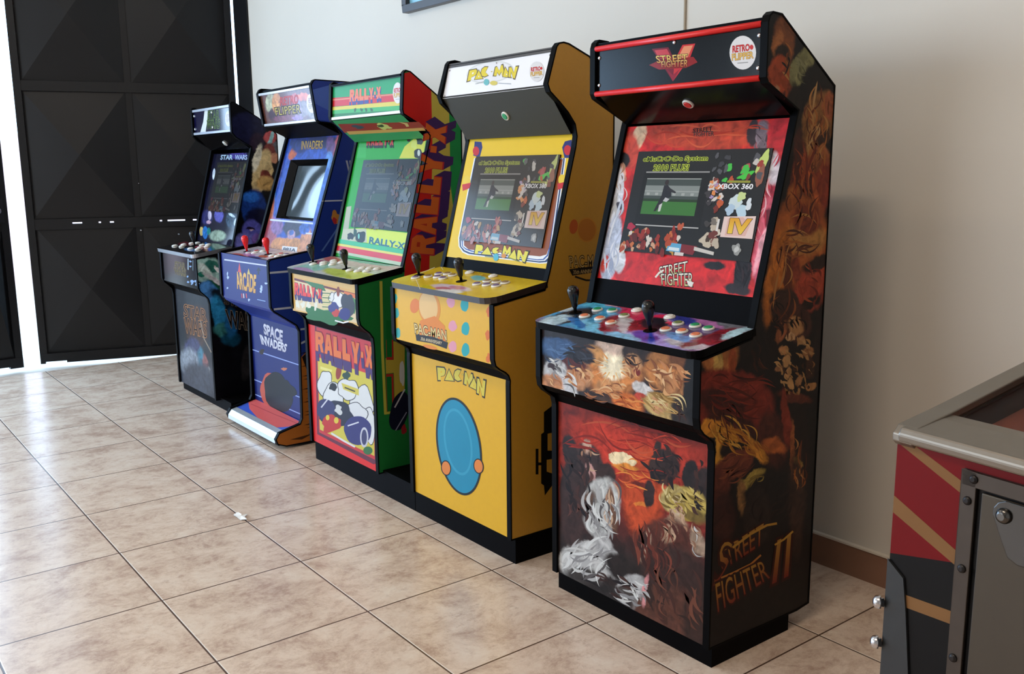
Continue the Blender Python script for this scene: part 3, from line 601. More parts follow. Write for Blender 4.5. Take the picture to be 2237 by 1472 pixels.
# lower front print
fp = Plane((1.138,-.789,0), (1,0,0), (0,0,1))
FR = [('l',(1560,1200),(1220,1080),(44,32,30),.12),('e',1380,985,150,62,18,(205,62,44),.5),('e',1500,985,60,70,18,(190,60,44),.6),('e',1390,900,190,34,20,(96,30,26),.6),('e',1405,1075,46,100,0,(214,84,46),.5),
 ('e',1358,1003,32,15,14,(250,226,180),.12),('e',1366,1020,30,8,12,(240,150,60),.5),('e',1400,1060,24,6,10,(120,40,34),.6),('e',1402,1100,20,5,10,(240,140,60),.6),
 ('e',1262,1060,40,84,8,(58,40,38),.2),('e',1245,985,16,36,-12,(44,32,32),.3),('e',1290,1010,26,44,-20,(70,50,48),.35),('e',1282,975,9,16,0,(196,160,140),.5),('e',1292,1030,8,26,-25,(200,150,144),.5),('e',1322,1040,22,30,0,(58,38,34),.3),('e',1325,1062,12,16,0,(150,110,84),.5),
 ('e',1450,1018,34,40,0,(52,36,34),.25),('e',1432,1000,9,40,10,(60,42,38),.3),('e',1508,1038,18,34,0,(36,28,30),.25),('e',1540,1080,34,60,0,(46,34,34),.3),('e',1418,1078,12,30,0,(50,34,34),.3),
 ('e',1312,1108,42,64,6,(206,206,202),.22),('e',1338,1112,9,50,-8,(112,78,60),.5),('e',1282,1098,16,30,30,(110,82,68),.8),('e',1500,1098,50,34,25,(196,170,88),.25),('e',1510,1120,36,16,35,(122,100,50),.6),
 ('e',1470,1088,28,30,0,(190,168,106),.3),('e',1478,1105,13,22,0,(206,184,156),.4),('e',1472,1158,30,34,10,(196,164,136),.35),('e',1450,1190,66,60,0,(96,50,40),.35),('e',1462,1165,16,24,15,(186,150,124),.5),('e',1525,1185,14,36,-20,(178,150,128),.4),('e',1410,1190,10,34,15,(186,156,134),.5),
 ('e',1278,1228,62,46,8,(214,212,208),.18),('e',1328,1212,20,60,-24,(196,194,192),.35),('e',1275,1262,46,22,18,(66,60,58),.6),('e',1362,1245,52,26,40,(40,30,28),.4),('e',1380,1292,36,38,30,(196,194,192),.25),('e',1362,1302,26,26,30,(78,70,66),.6),
 ('e',1330,1305,60,26,26,(44,38,38),.6),('e',1470,1250,70,56,10,(60,38,34),.5),('e',1462,1340,84,56,10,(96,58,46),.5),('e',1410,1290,5,34,8,(226,150,150),.5),('e',1520,1350,30,66,0,(58,38,32),.6),('e',1250,1130,26,70,0,(64,44,42),.5)]
fmat = painted('front_print_red_sky', fp, (150,48,38), FR, .45, .012, 24, .85)
FREG = [(1224,885),(1224,1250),(1540,1408),(1552,960),(1530,938)]
DK_ = [(40,28,28),(58,38,36),(72,46,42),(30,24,28)]; WH_ = [(214,212,208),(188,186,184),(150,148,148),(228,228,224),(96,92,92)]; SK_ = [(178,132,104),(206,170,140),(120,84,66),(150,108,84)]
def art(a):
    strokes(a, FREG, [(1385,960,150,40,14,6,110,6,26,[(176,50,40),(220,76,52),(140,40,34),(206,90,60)]),(1400,1040,40,50,14,8,50,4,16,[(236,110,60),(160,44,36),(240,150,70)]),
        (1262,1060,34,80,70,40,44,9,34,DK_+[(96,60,54)]),(1290,1000,20,24,60,40,22,5,12,SK_+DK_),(1450,1020,40,40,60,50,34,8,26,DK_),(1530,1070,14,60,80,30,34,8,14,DK_),
        (1318,1110,34,56,80,22,56,8,34,WH_),(1338,1112,10,44,85,14,40,6,12,SK_),(1282,1230,50,38,-30,40,60,9,44,WH_),(1378,1292,34,30,40,30,44,8,24,WH_),(1330,1285,60,30,30,16,50,7,24,DK_+[(90,84,82)]),
        (1500,1098,40,28,40,20,44,7,24,[(196,170,88),(166,140,64),(122,100,50),(214,190,110)]),(1468,1085,24,24,80,40,26,5,16,[(206,184,120),(170,146,84),(230,210,150)]),(1475,1140,26,40,75,30,30,6,22,SK_),(1440,1200,56,50,80,24,60,8,40,[(110,52,42),(84,42,36),(130,66,52),(60,34,32)]),(1465,1320,74,60,70,20,70,9,44,[(96,58,46),(74,44,38),(118,70,54),(54,36,32)]),(1524,1185,12,34,60,20,30,5,10,SK_+WH_[:2])], 3)
c.panel('front_panel', (-.789,0), (0,1), .058, .64, [fmat, BLACK, VINYL], art)
# control box
bp_ = Plane((1.138,-.851,0), (1,0,0), (0,0,1))
BX = [('e',1215,760,46,22,8,(64,92,132),.5),('e',1338,805,66,60,0,(206,130,70),.5),('e',1342,795,34,36,0,(252,238,205),.4),('e',1350,755,50,22,10,(222,190,168),.5),('e',1300,775,18,24,-30,(196,140,84),.4),('e',1265,775,34,22,20,(38,36,44),.35),
 ('e',1395,770,38,30,15,(54,36,30),.25),('e',1380,800,22,26,0,(196,144,100),.35),('e',1392,812,8,10,0,(120,40,34),.5),('e',1455,805,50,46,20,(196,128,72),.3),('e',1470,840,36,24,20,(172,118,76),.4),('e',1490,790,34,26,30,(120,72,44),.5),
 ('e',1262,822,34,30,0,(196,140,100),.3),('e',1248,796,36,12,15,(90,34,30),.4),('e',1212,810,26,26,0,(184,184,186),.3),('e',1208,800,12,9,0,(50,26,26),.5),('e',1240,850,20,32,-20,(206,206,208),.3),('e',1205,838,26,22,20,(196,134,94),.4),
 ('e',1330,850,32,20,10,(214,150,96),.4),('e',1310,868,34,12,15,(70,46,34),.5),('e',1370,880,38,20,25,(206,110,52),.5),('e',1408,855,32,14,35,(220,216,214),.3),('e',1400,868,16,9,20,(190,70,54),.4),('e',1448,888,46,26,25,(204,172,110),.25),('e',1440,882,20,22,0,(206,150,108),.4),('e',1452,870,34,8,25,(150,112,54),.5),
 ('e',1490,900,28,34,0,(46,38,36),.5),('e',1512,840,20,90,0,(22,20,22),.4),('e',1375,905,40,8,22,(196,190,188),.5)]
bmat = painted('control_box_print', bp_, (42,32,32), BX, .4, .010, 30, 1.0)
BREG = [(1176,728),(1186,850),(1505,932),(1512,800)]
def art(a):
    for k in range(22):
        t_ = k*.2856+.1; r0, r1 = 10+6*(k%3), 34+22*((k*7)%5)/4
        pts = [(1340+r0*math.cos(t_-.09), 800+r0*.9*math.sin(t_-.09)), (1340+r1*math.cos(t_), 800+r1*.9*math.sin(t_)), (1340+r0*math.cos(t_+.09), 800+r0*.9*math.sin(t_+.09))]
        if all(inside(q, BREG) for q in pts): a.poly(pts, [(255,240,200),(250,206,140),(236,160,90)][k%3]); a.jig()
    a.up(); OR_ = [(206,140,92),(226,170,116),(176,110,68),(140,84,54),(236,190,140)]
    strokes(a, BREG, [(1215,760,34,20,10,20,40,6,14,[(64,92,132),(90,120,160),(40,56,86)]),(1270,775,30,22,20,30,34,7,16,DK_+[(60,62,72)]),(1262,822,30,28,50,50,26,6,22,OR_),(1212,812,22,24,60,40,26,6,14,WH_),(1240,852,18,28,60,20,34,6,12,WH_),(1205,842,22,18,30,30,24,6,10,OR_),
        (1395,772,34,24,15,30,34,7,20,[(54,36,30),(80,54,42),(36,26,24)]),(1382,805,18,20,60,50,20,5,12,OR_),(1458,812,44,44,50,40,44,8,36,OR_),(1330,852,34,18,10,25,34,6,18,OR_),(1372,880,34,18,25,25,34,6,14,[(206,110,52),(170,80,40),(236,150,80)]),(1446,886,40,22,25,20,44,5,22,[(214,184,120),(190,150,90),(160,124,70),(230,206,150)]),(1440,884,14,16,60,40,16,4,8,OR_),(1492,898,22,28,60,30,30,6,14,DK_),(1308,866,30,10,15,15,30,5,10,DK_+OR_[2:4])], 5)
c.panel('control_box_front', (-.851,0), (0,1), .652, .822, [bmat, BLACK, VINYL], art)
board('control_box_underside', [(-.789,.592),(-.800,.618),(-.835,.634),(-.851,.654)], 1.138, 1.7145, -.006, BLACK, c.root)
# deck
dpl = Plane((1.12,-.875,.839), (1,0,0), (0,1,.155))
DK = [('e',1290,690,130,36,8,(74,166,214),.4),('e',1250,690,60,14,-12,(30,46,66),.4),('e',1210,700,40,10,-14,(190,222,236),.4),('e',1235,672,22,8,-10,(206,224,232),.4),('e',1300,715,50,12,12,(120,200,236),.6),('e',1260,705,24,8,30,(52,120,190),.5),
 ('e',1300,662,34,10,8,(96,196,230),.4),('e',1340,662,30,7,10,(226,170,190),.5),('e',1365,668,26,6,14,(206,70,100),.5),('e',1405,672,40,7,8,(60,50,120),.6),('e',1350,712,40,26,0,(150,36,52),.3),('e',1376,712,30,22,30,(190,186,190),.4),('e',1400,715,28,24,0,(136,30,44),.35),
 ('e',1384,686,34,12,8,(214,50,90),.4),('e',1455,698,34,11,10,(214,42,84),.3),('e',1430,705,30,14,0,(34,30,40),.4),('e',1500,700,44,10,8,(54,60,150),.5),('e',1560,705,50,10,12,(190,120,180),.5),('e',1600,712,40,10,14,(120,120,130),.5),('e',1575,735,60,14,-14,(130,34,46),.5),('e',1605,728,36,8,-20,(180,214,226),.4),
 ('e',1440,742,80,14,10,(150,150,220),.5),('e',1410,735,30,12,10,(56,66,170),.5),('e',1360,735,40,8,12,(120,190,230),.5),('e',1500,752,50,10,10,(190,190,200),.5),('e',1530,745,50,7,-14,(120,40,54),.6),('e',1480,735,30,8,20,(90,150,214),.6)]
dmat = painted('deck_print_blue_violet', dpl, (104,84,130), DK, .22, .02, 26, 1.15, coat=.3)
c.deck(.839, [dmat, TRIM, VINYL], None)
c.controls([(.059,-.759),(.387,-.792)],
    [(.119,-.778,'orange'),(.103,-.714,'green'),(.152,-.702,'green'),(.179,-.775,'orange'),(.165,-.738,'white'),(.239,-.790,'orange'),(.223,-.725,'olive'),(.215,-.668,'white'),(.350,-.680,'white'),(.413,-.716,'olive'),(.421,-.771,'orange'),(.470,-.764,'orange'),(.468,-.712,'green'),(.515,-.716,'green'),(.525,-.775,'orange')][:4]+
    [(.239,-.790,'orange'),(.223,-.725,'olive'),(.215,-.668,'white'),(.350,-.680,'white'),(.413,-.716,'olive'),(.421,-.771,'orange'),(.470,-.764,'orange'),(.468,-.712,'green'),(.515,-.716,'green'),(.525,-.775,'orange')], BATB)
# apron, bezel, screen
SL = (.27, 1)
c.panel('apron', (-.633+.0,.945), SL, -.092, 0, [BLACK, BLACK])
bz = Plane((1.138,-.636,.945), (1,0,0), (0,.27,1))
BZ = [('e',1540,290,150,36,0,(196,66,40),.5),('e',1395,300,14,34,20,(226,186,150),.3),('e',1376,330,20,40,0,(206,70,52),.5),('e',1360,350,16,18,0,(26,18,20),.3),('e',1352,385,14,28,10,(222,156,130),.3),('e',1345,430,16,66,8,(222,222,228),.2),('e',1352,450,8,9,0,(60,56,66),.6),('e',1335,545,20,76,10,(190,196,214),.25),('e',1352,565,14,30,0,(226,226,230),.3),
 ('e',1318,480,8,34,0,(206,130,110),.5),('e',1645,290,14,30,8,(52,40,44),.3),('e',1668,300,16,40,0,(120,104,112),.4),('e',1700,300,26,50,8,(196,36,44),.3),('e',1690,370,16,40,0,(214,200,206),.4),('e',1690,440,20,40,0,(170,36,60),.4),('e',1668,520,28,90,8,(222,96,116),.25),('e',1665,540,9,60,16,(244,170,180),.5),('e',1680,480,10,26,0,(110,24,40),.5),('e',1668,610,18,40,0,(214,84,110),.5),
 ('e',1622,600,20,44,8,(28,20,24),.25),('e',1610,632,30,12,10,(40,26,30),.4),('e',1560,580,24,9,8,(24,16,20),.4),('e',1322,575,8,20,20,(214,60,40),.5)]
zmat = painted('bezel_print_red', bz, (214,34,34), BZ, .4, .008, 30, .9, spec=.2)
def art(a):
    ZREG = [(1372,272),(1722,266),(1644,646),(1304,603)]; RD_ = [(214,96,110),(236,150,160),(176,40,60),(130,26,44),(240,190,196)]
    strokes(a, ZREG, [(1540,292,150,14,0,5,80,5,22,[(206,76,46),(186,54,34),(220,96,60)]),(1345,430,12,60,95,14,50,5,20,WH_[:4]+[(200,206,220)]),(1330,555,18,60,100,16,60,6,22,[(190,196,214),(160,168,190),(226,226,232)]),(1354,385,10,24,90,20,24,4,10,SK_),(1676,500,22,100,100,16,56,6,40,RD_),(1692,400,14,60,95,30,30,5,16,RD_+WH_[:2]),(1662,300,12,30,80,30,26,5,12,[(120,104,112),(80,64,70),(150,130,140)]),(1622,600,16,36,80,20,36,6,12,[(28,20,24),(50,36,40)])], 7)
    a.text('STREET', [(1440,583),(1502,570),(1500,594),(1442,606)], (246,240,226), (214,196,120), out=(28,10,10), ow=.05, bold=.0, out2=(196,24,28), ow2=.085)
    a.text('FIGHTER', [(1444,598),(1514,596),(1514,626),(1446,622)], (246,240,226), (214,196,120), out=(28,10,10), ow=.05, bold=.0)
    a.line([(1432,606),(1440,596),(1450,590)], 4, (240,236,220)); a.poly([(1500,612),(1516,617),(1511,627),(1504,624)], (240,236,226))
    a.text('STREET', [(1514,281),(1556,276),(1556,286),(1514,290)], (40,16,16), bold=.02); a.text('FIGHTER', [(1516,289),(1560,286),(1560,297),(1516,298)], (60,20,18), out=(180,120,110), ow=.03, bold=.01)
c.panel('bezel', (-.636,.945), SL, .0, .456, [zmat, BLACK, VINYL], art)
def screen_part(c, o, u0, v0, W_, H_, mat, k=1, seed=1, glare_tint=None, off=.004):
    pl = Plane(tuple(np.array((c.x0+.018, o[0], o[1]))), (1,0,0), (0,)+SL); pl.o = pl.pt((u0, v0)); mb = MB()
    mb.slab(pl, [(0,0),(W_,0),(W_,H_),(0,H_)], .004, 1, 0, off); menu_screen(Art(mb, pl, 1, off+.00015), W_, H_, k, seed, glare_tint)
    return mb.build('screen', [GLOSSBLACK, mat], c.root)
SCR = printed('lit_screen', .3, emit=.85); SCR.node_tree.nodes['Principled BSDF'].inputs['Specular IOR Level'].default_value = .15
def dimscreen(name, e, coat, sp=.05):
    m = printed(name, .12, emit=e); b = m.node_tree.nodes['Principled BSDF']; b.inputs['Coat Weight'].default_value = coat; b.inputs['Specular IOR Level'].default_value = sp; return m
screen_part(c, (-.636,.945), .070, .087, .469, .292, SCR)
board('back_panel', [(-.645,1.612),(-.600,1.614),(-.379,1.463),(-.379,.07)], 1.138, 1.7145, -.008, BLACK, c.root)
spk, sp_pl = c.panel('speaker_panel', (-.528,1.392), (-.118,.078), .0, .140, [GLOSSBLACK, BLACK])
button(c.root, sp_pl.pt((.30,.075)), sp_pl.N, CAPS['red'])
def art(a):
    R1, R2 = (206,52,56), (120,24,44)
    a.poly([(1424,107),(1460,103),(1474,132),(1470,178),(1446,140)], R2); a.poly([(1491,98),(1519,95),(1508,125),(1470,178),(1474,132)], R1); a.up()
    a.poly([(1430,110),(1457,107),(1468,128),(1440,128)], (206,70,80)); a.poly([(1494,101),(1514,99),(1502,126),(1480,128)], (232,150,110)); a.up()
    a.poly([(1418,142),(1440,132),(1515,124),(1524,136),(1500,148),(1440,152)], (150,32,34)); a.up()
    a.poly([(1456,150),(1470,164),(1486,150),(1470,178)], (150,30,52)); a.up()
    a.text('STREET', [(1432,122),(1502,118),(1502,134),(1436,138)], (246,214,120), (222,150,60), out=(50,14,12), ow=.06, bold=.01)
    a.text('FIGHTER', [(1444,134),(1504,130),(1502,146),(1446,148)], (236,190,110), (200,90,50), out=(50,14,12), ow=.06, bold=.01)
    badge(a, 1623, 115, 29, 37)
c.panel('marquee', (-.644,1.468), (0,1), .0, .145, [GLOSSBLACK, BLACK, GLOSSV], art)
for z, nm in ((1.474,0), (1.598,1)):
    mb = MB(); mb.tube([(1.139,-.648,z), (1.7135,-.648,z)], .0075, 12); o = mb.build('marquee_trim', REDTRIM, c.root)
for u, v in ((.010,.105),(.010,.030),(.565,.105),(.565,.030),(.295,.118)): bolt(c.root, Plane((1.138,-.644,1.468),(1,0,0),(0,0,1)).pt((u,v),.0), (0,-1,0))

# =========================== yellow machine ===========================
PR_PAC = [(-.798,.088),(-.798,.600),(-.797,.615),(-.803,.632),(-.815,.643),(-.836,.655),(-.852,.668),(-.858,.690),(-.858,.858),(-.655,.889),(-.645,.915),(-.635,.945),(-.528,1.330),(-.522,1.365),(-.530,1.402),(-.558,1.436),(-.592,1.466),(-.632,1.497),(-.642,1.520),(-.606,1.632),(-.596,1.643),(-.577,1.647),(-.555,1.644),(-.470,1.612),(-.360,1.490),(-.360,.086)]
YEL = solid('yellow_vinyl', (206,158,40), .42, amt=.04, scale=60, spec=.2)
c = Cab('yellow arcade machine with white marquee and a blue oval on its lower front', .305, .61, PR_PAC, .088, plinth={'x0': .300})
YS = solid('yellow_brushed_side', (186,134,38), .5, amt=.07, scale=90)
def art(a):
    # round emblem half hidden by the next machine: plain orange disc, scroll and lettering
    a.ell(1282,502,22,27,(222,150,60),n=36); a.up(); a.ell(1282,502,19,24,(206,128,52),n=36); a.up()
    a.ell(1253,495,9,16,(206,100,50),rot=8); a.up()
    a.text('PAC-MAN', [(1243,560),(1322,556),(1320,584),(1246,584)], (214,176,110), out=(40,30,20), ow=.05, bold=.0)
    a.poly([(1243,588),(1290,582),(1330,584),(1330,596),(1290,596),(1250,602)], (40,32,26)); a.up()
    a.text('35th ANNIVERSARY', [(1252,590),(1318,586),(1318,594),(1252,599)], (216,180,120), bold=.01)
    a.line([(1256,604),(1280,612),(1300,612)], 4, (40,32,26))
    a.poly([(1188,900),(1206,886),(1206,945),(1196,947),(1196,984),(1206,984),(1206,1002),(1194,1004),(1194,1030),(1206,1034),(1206,1060),(1190,1082),(1188,1060),(1182,1056),(1182,948),(1188,944)], (24,20,16)); a.up()
    a.poly([(1170,980),(1176,980),(1176,1010),(1188,1010),(1188,1016),(1176,1016),(1176,1036),(1170,1036)], (24,20,16))
c.right_side([YS, VINYL], art)
def art(a):
    # lettering, and a plain pale-blue oval in place of the printed figure
    cols = [('P',956,806,24,26),('A',977,806,20,26),('C',997,806,18,26),('-',1015,812,8,22),('M',1023,814,22,30),('a',1024,0,0,0)]
    for st, q in (('P',[(953,802),(973,804),(973,830),(957,830)]), ('a',[(972,806),(990,808),(992,832),(972,830)]), ('C',[(992,806),(1008,808),(1008,832),(992,832)]), ('.',[(1007,812),(1015,813),(1015,824),(1007,823)]),
                  ('M',[(1014,812),(1034,818),(1036,848),(1014,838)]), ('a',[(1028,822),(1044,828),(1046,854),(1026,844)]), ('N',[(1043,826),(1061,832),(1058,866),(1042,858)])):
        word(a, st, q, (226,206,84), (232,184,44), out=(52,42,26), grow=.09)
    a.ell(1003,975,48,108,(22,30,34),rot=-9,n=56); a.up(); a.ell(1003,975,44,103,(44,146,180),rot=-9,n=56); a.up()
    a.ell(1001,965,30,74,(66,164,196),rot=-9,n=48); a.up(); a.ell(1001,965,26,68,(44,146,180),rot=-9,n=48); a.up()
    for x, y in ((975,1022),(1046,1018)): a.ell(x,y,11,17,(22,30,34),rot=-8); a.up(); a.ell(x,y,9,14.5,(236,142,76),rot=-8)
c.panel('front_panel', (-.790,0), (0,1), .088, .66, [YEL, BLACK, VINYL], art)
def art(a):
    for x, y in ((862,652),(866,684),(869,727)): a.ell(x,y,6,11,(70,176,176),wob=.08); 
    for x, y in ((1015,666),(1017,718),(1017,764)): a.ell(x,y,9,14,(50,172,178),wob=.08)
    for x, y in ((985,660),(989,712),(989,757)): a.ell(x,y,9,12,(232,160,176),wob=.08)
    for x, y in ((1068,680),(1066,732),(1068,782)): a.ell(x,y,6,10,(226,120,60),wob=.2)
    a.up(); a.ell(938,672,24,38,(230,150,60),n=36,rot=-8); a.up(); a.ell(936,670,20,33,(238,196,130),n=36,rot=-8); a.up(); a.ell(906,668,10,16,(232,132,60),rot=8); a.up()
    a.poly([(918,700),(950,690),(972,712),(974,752),(912,736)], (232,140,60)); a.up()
    a.text('PAC-MAN', [(905,706),(975,722),(976,744),(907,728)], (240,212,140), out=(40,30,24), ow=.06, bold=.01)
    a.poly([(908,730),(945,735),(979,748),(976,762),(944,750),(910,744)], (34,28,26)); a.up()
    a.text('35th ANNIVERSARY', [(920,736),(966,746),(965,753),(919,743)], (236,214,170), bold=.01)
    a.ell(940,758,16,4,(232,140,60),rot=15)
c.panel('control_box_front', (-.852,0), (0,1), .672, .862, [YEL, BLACK, VINYL], art)
board('control_box_underside', [(-.790,.612),(-.800,.638),(-.835,.654),(-.852,.674)], .323, .897, -.006, BLACK, c.root)
dpl = Plane((.305,-.875,.879), (1,0,0), (0,1,.155))
dmat = painted('deck_print_yellow', dpl, (236,200,50), [('e',985,628,44,7,6,(232,214,226),.4),('e',968,630,18,4,4,(206,130,140),.5),('e',1000,628,20,4,4,(214,150,170),.5),('e',1045,607,16,6,4,(120,206,214),.4),('e',980,636,30,4,4,(250,250,246),.5),('e',932,626,12,4,0,(214,200,40),.5)], .25, .01, 30, 1.0, coat=.15, var=.10)
def art(a):
    a.text('PAC-MAN', [(1036,594),(1076,602),(1070,607),(1030,599)], (206,160,40), bold=.02)
    a.line([(905,602),(918,632)], 1.2, (250,240,200)); a.line([(962,580),(968,590)], 1.2, (250,240,200)); a.line([(900,604),(950,584)], 1, (250,240,200))
c.deck(.879, [dmat, solid('dark_brown_edge', (40,28,24), .4), VINYL], art, y1=-.645, rf=.05)
c.controls([(.043,-.765),(.30,-.760)],
    [(.075,-.800,'purple'),(.110,-.770,'brown'),(.115,-.728,'purple'),(.150,-.715,'brown'),(.192,-.722,'brown'),(.155,-.760,'purple'),(.197,-.765,'purple'),(.402,-.768,'purple'),(.404,-.728,'brown'),(.446,-.722,'brown'),(.488,-.718,'brown'),(.447,-.762,'purple'),(.492,-.758,'purple'),(.360,-.672,'white'),(.22,-.670,'white')], BATB)
c.panel('apron', (-.628,.952), SL, -.065, 0, [BLACK, BLACK])
bzY = solid('yellow_bezel_print', (212,176,34), .42, amt=.03, spec=.15)
def art(a):
    a.poly([(1037,309),(1052,310),(1054,322),(1048,344),(1034,340)], (46,52,120)); a.poly([(1249,305),(1234,309),(1228,322),(1233,345),(1247,345)], (46,52,120)); a.up()
    a.ell(1040,330,7,10,(206,44,52)); a.ell(1240,328,8,11,(206,44,52)); a.up()
    for col, k in (((246,246,246), 0), ((40,62,110), 2.4), ((246,246,246), 5.4), ((58,92,170), 7.4), ((246,246,246), 9.6)):
        x0, x1 = 1003+k, 1222-k*.9
        pts = [(1036+k*1.0,345),(1001+k,520),(1002+k,538),(1010+k,551-k*.8),(1022+k,557-k),(1180-k*.6,576-k),(1196-k,575-k),(1205-k,566-k),(1209-k,550-k),(1236-k,350),(1236-k,345)]
        a.poly(pts, col); a.up()
    a.poly([(1048,346),(1014,520),(1014,536),(1024,545),(1180,560),(1194,556),(1200,540),(1230,348)], (150,80,40)); a.up()
    for x, y in ((1020,395),(1228,393)): a.ell(x,y,8,12,(240,206,60)); a.up(); a.poly([(x-10,y+8),(x+9,y+4),(x+6,y+16),(x-9,y+22)], (206,48,48)); a.up()
    for st, q in (('P',[(1039,534),(1056,536),(1054,556),(1037,554)]), ('a',[(1056,538),(1076,540),(1074,557),(1052,555)]), ('C',[(1075,540),(1092,541),(1090,552),(1076,556)]), ('-',[(1091,545),(1099,546),(1098,552),(1090,551)]),
                  ('M',[(1100,536),(1118,540),(1116,562),(1098,554)]), ('a',[(1118,544),(1132,546),(1130,568),(1112,562)]), ('N',[(1132,546),(1155,550),(1147,573),(1130,566)])):
        word(a, st, q, (238,224,70), (238,208,50), out=(60,54,30), grow=.09)
    a.ell(1084,562,6,8,(86,186,206)); a.ell(1101,559,5,5,(226,150,50)); a.line([(1060,560),(1080,563)], 1.6, (150,160,40)); a.line([(1110,563),(1136,572)], 1.6, (150,160,40))
c.panel('bezel', (-.631,.952), SL, 0, .452, [bzY, BLACK, VINYL], art)
s_ = screen_part(c, (-.631,.952), .072, .064, .462, .305, dimscreen('lit_screen_hazy', .8, .1, .16), 1, 2, (150,140,130), off=.006)
board('back_panel', [(-.604,1.628),(-.560,1.634),(-.474,1.602),(-.368,1.484),(-.368,.10)], .323, .897, -.008, BLACK, c.root)
OLV = solid('dark_olive_board', (46,44,34), .5)
spk, sp_pl = c.panel('speaker_panel', (-.530,1.372), (-.104,.145), .0, .178, [OLV, BLACK])
button(c.root, sp_pl.pt((.30,.085)), sp_pl.N, CAPS['green'])
MQ = solid('white_acrylic', (226,225,228), .25, amt=.01, spec=.3)
def art(a):
    a.ell(1072,158,52,24,(226,228,226),rot=-8); a.up(); a.ell(1072,158,48,21,(244,243,246),rot=-8); a.up()
    for st, q in (('P',[(1025,155),(1044,151),(1042,172),(1022,178)]), ('a',[(1040,156),(1054,152),(1056,172),(1038,174)]), ('C',[(1052,148),(1068,146),(1068,166),(1052,170)]), ('.',[(1072,154),(1079,153),(1079,160),(1072,161)]),
                  ('M',[(1082,148),(1101,142),(1104,166),(1080,166)]), ('a',[(1098,150),(1112,146),(1118,170),(1100,168)]), ('N',[(1114,148),(1133,146),(1126,172),(1112,168)])):
        word(a, st, q, (238,216,74), (244,243,246), out=(110,100,80), grow=.08)
    a.ell(1064,180,6,7,(120,196,200)); a.ell(1080,182,8,5,(226,210,110)); a.line([(1040,184),(1060,178)], 1.5, (190,196,196)); a.line([(1090,182),(1118,184)], 1.5, (170,178,186))
    badge(a, 1174, 157, 16, 22)
mq = (-.630,1.512); mv = (.028,.105)
c.panel('marquee', mq, mv, 0, .109, [MQ, BLACK, VINYL], art, off=.002)
DT = solid('dark_grey_strip', (60,54,50), .5)
for v in (.113,):
    pl = Plane((.323,mq[0],mq[1]), (1,0,0), (0,)+mv); mb = MB(); mb.slab(pl, [(0,.109),(.574,.109),(.574,.124),(0,.124)], .012, 0, 0, .004); mb.build('marquee_trim', DT, c.root)
    for u, v_ in ((.012,.10),(.012,.01),(.562,.10),(.562,.01),(.287,.101)): bolt(c.root, pl.pt((u,v_),.002), pl.N, .003)

# =========================== green and red racing machine ===========================
PR_RAL = [(-.797,.088),(-.797,.600),(-.800,.632),(-.815,.653),(-.836,.670),(-.853,.688),(-.858,.712),(-.858,.843),(-.665,.873),(-.650,.920),(-.522,1.375),(-.520,1.395),(-.550,1.428),(-.636,1.473),(-.640,1.490),(-.630,1.625),(-.620,1.634),(-.600,1.630),(-.509,1.567),(-.371,1.470),(-.371,.086)]
GRN = solid('green_vinyl', (26,106,48), .42, amt=.04, scale=60, spec=.2)
REDV = solid('red_vinyl', (200,36,36), .42, amt=.03, scale=60, spec=.2)
RW = 'RALLY-X'; RO = (232,112,48); RP = (72,44,104)
c = Cab('green and red racing arcade machine with big orange side lettering', -.546, .606, PR_RAL, .088, plinth={'x1': .296})
def art(a):
    P = lambda pts, col: a.poly(pts, col, px=False)
    P([(-.509,1.565),(-.372,1.468),(-.372,1.10),(-.40,1.0),(-.43,.875),(-.56,.875),(-.53,1.30),(-.509,1.42)], (216,196,84)); a.up()
    P([(-.428,1.505),(-.372,1.466),(-.372,.95),(-.41,1.05),(-.428,1.2)], (36,156,80)); a.up()
    P([(-.628,1.622),(-.600,1.628),(-.509,1.565),(-.509,1.34),(-.53,1.0),(-.54,.845),(-.655,.845),(-.645,.93),(-.524,1.372),(-.524,1.397),(-.55,1.426),(-.632,1.474),(-.636,1.49)], (214,40,36)); a.up()
    word(a, RW, [(896,552),(931,268),(975,275),(947,556)], RO, (196,60,40), out=(196,44,60), drop=RP, dropv=(.05,-.42), grow=.05, widths={'-': .5})
    # lower half: pale green frame lines, red boxes and a dark racing tyre
    Y = (196,190,74)
    a.line([(832,614),(835,760),(842,905)], 6, Y); a.line([(840,903),(858,900)], 5, Y); a.poly([(842,782),(880,780),(880,812),(843,816)], (190,168,62)); a.poly([(858,745),(884,750),(884,880),(862,880)], (190,168,62)); a.up()
    a.poly([(843,742),(859,742),(860,786),(844,786)], (170,50,40)); a.poly([(843,817),(859,816),(861,880),(845,900)], (170,50,40)); a.up(); a.poly([(843,700),(855,700),(856,780),(845,780)], (26,112,50)); a.poly([(844,823),(855,822),(857,898),(846,898)], (26,112,50)); a.up()
    a.ell(878,815,6,26,(214,212,204),wob=.15); a.up(); a.ell(872,898,20,44,(22,24,44),wob=.05,rot=14); a.up(); a.line([(862,890),(884,850)], 3, (196,196,206)); a.line([(864,940),(876,920),(888,900)], 2, (150,150,170)); a.ell(882,938,6,10,(150,34,40),wob=.2)
c.right_side([GRN, VINYL], art)
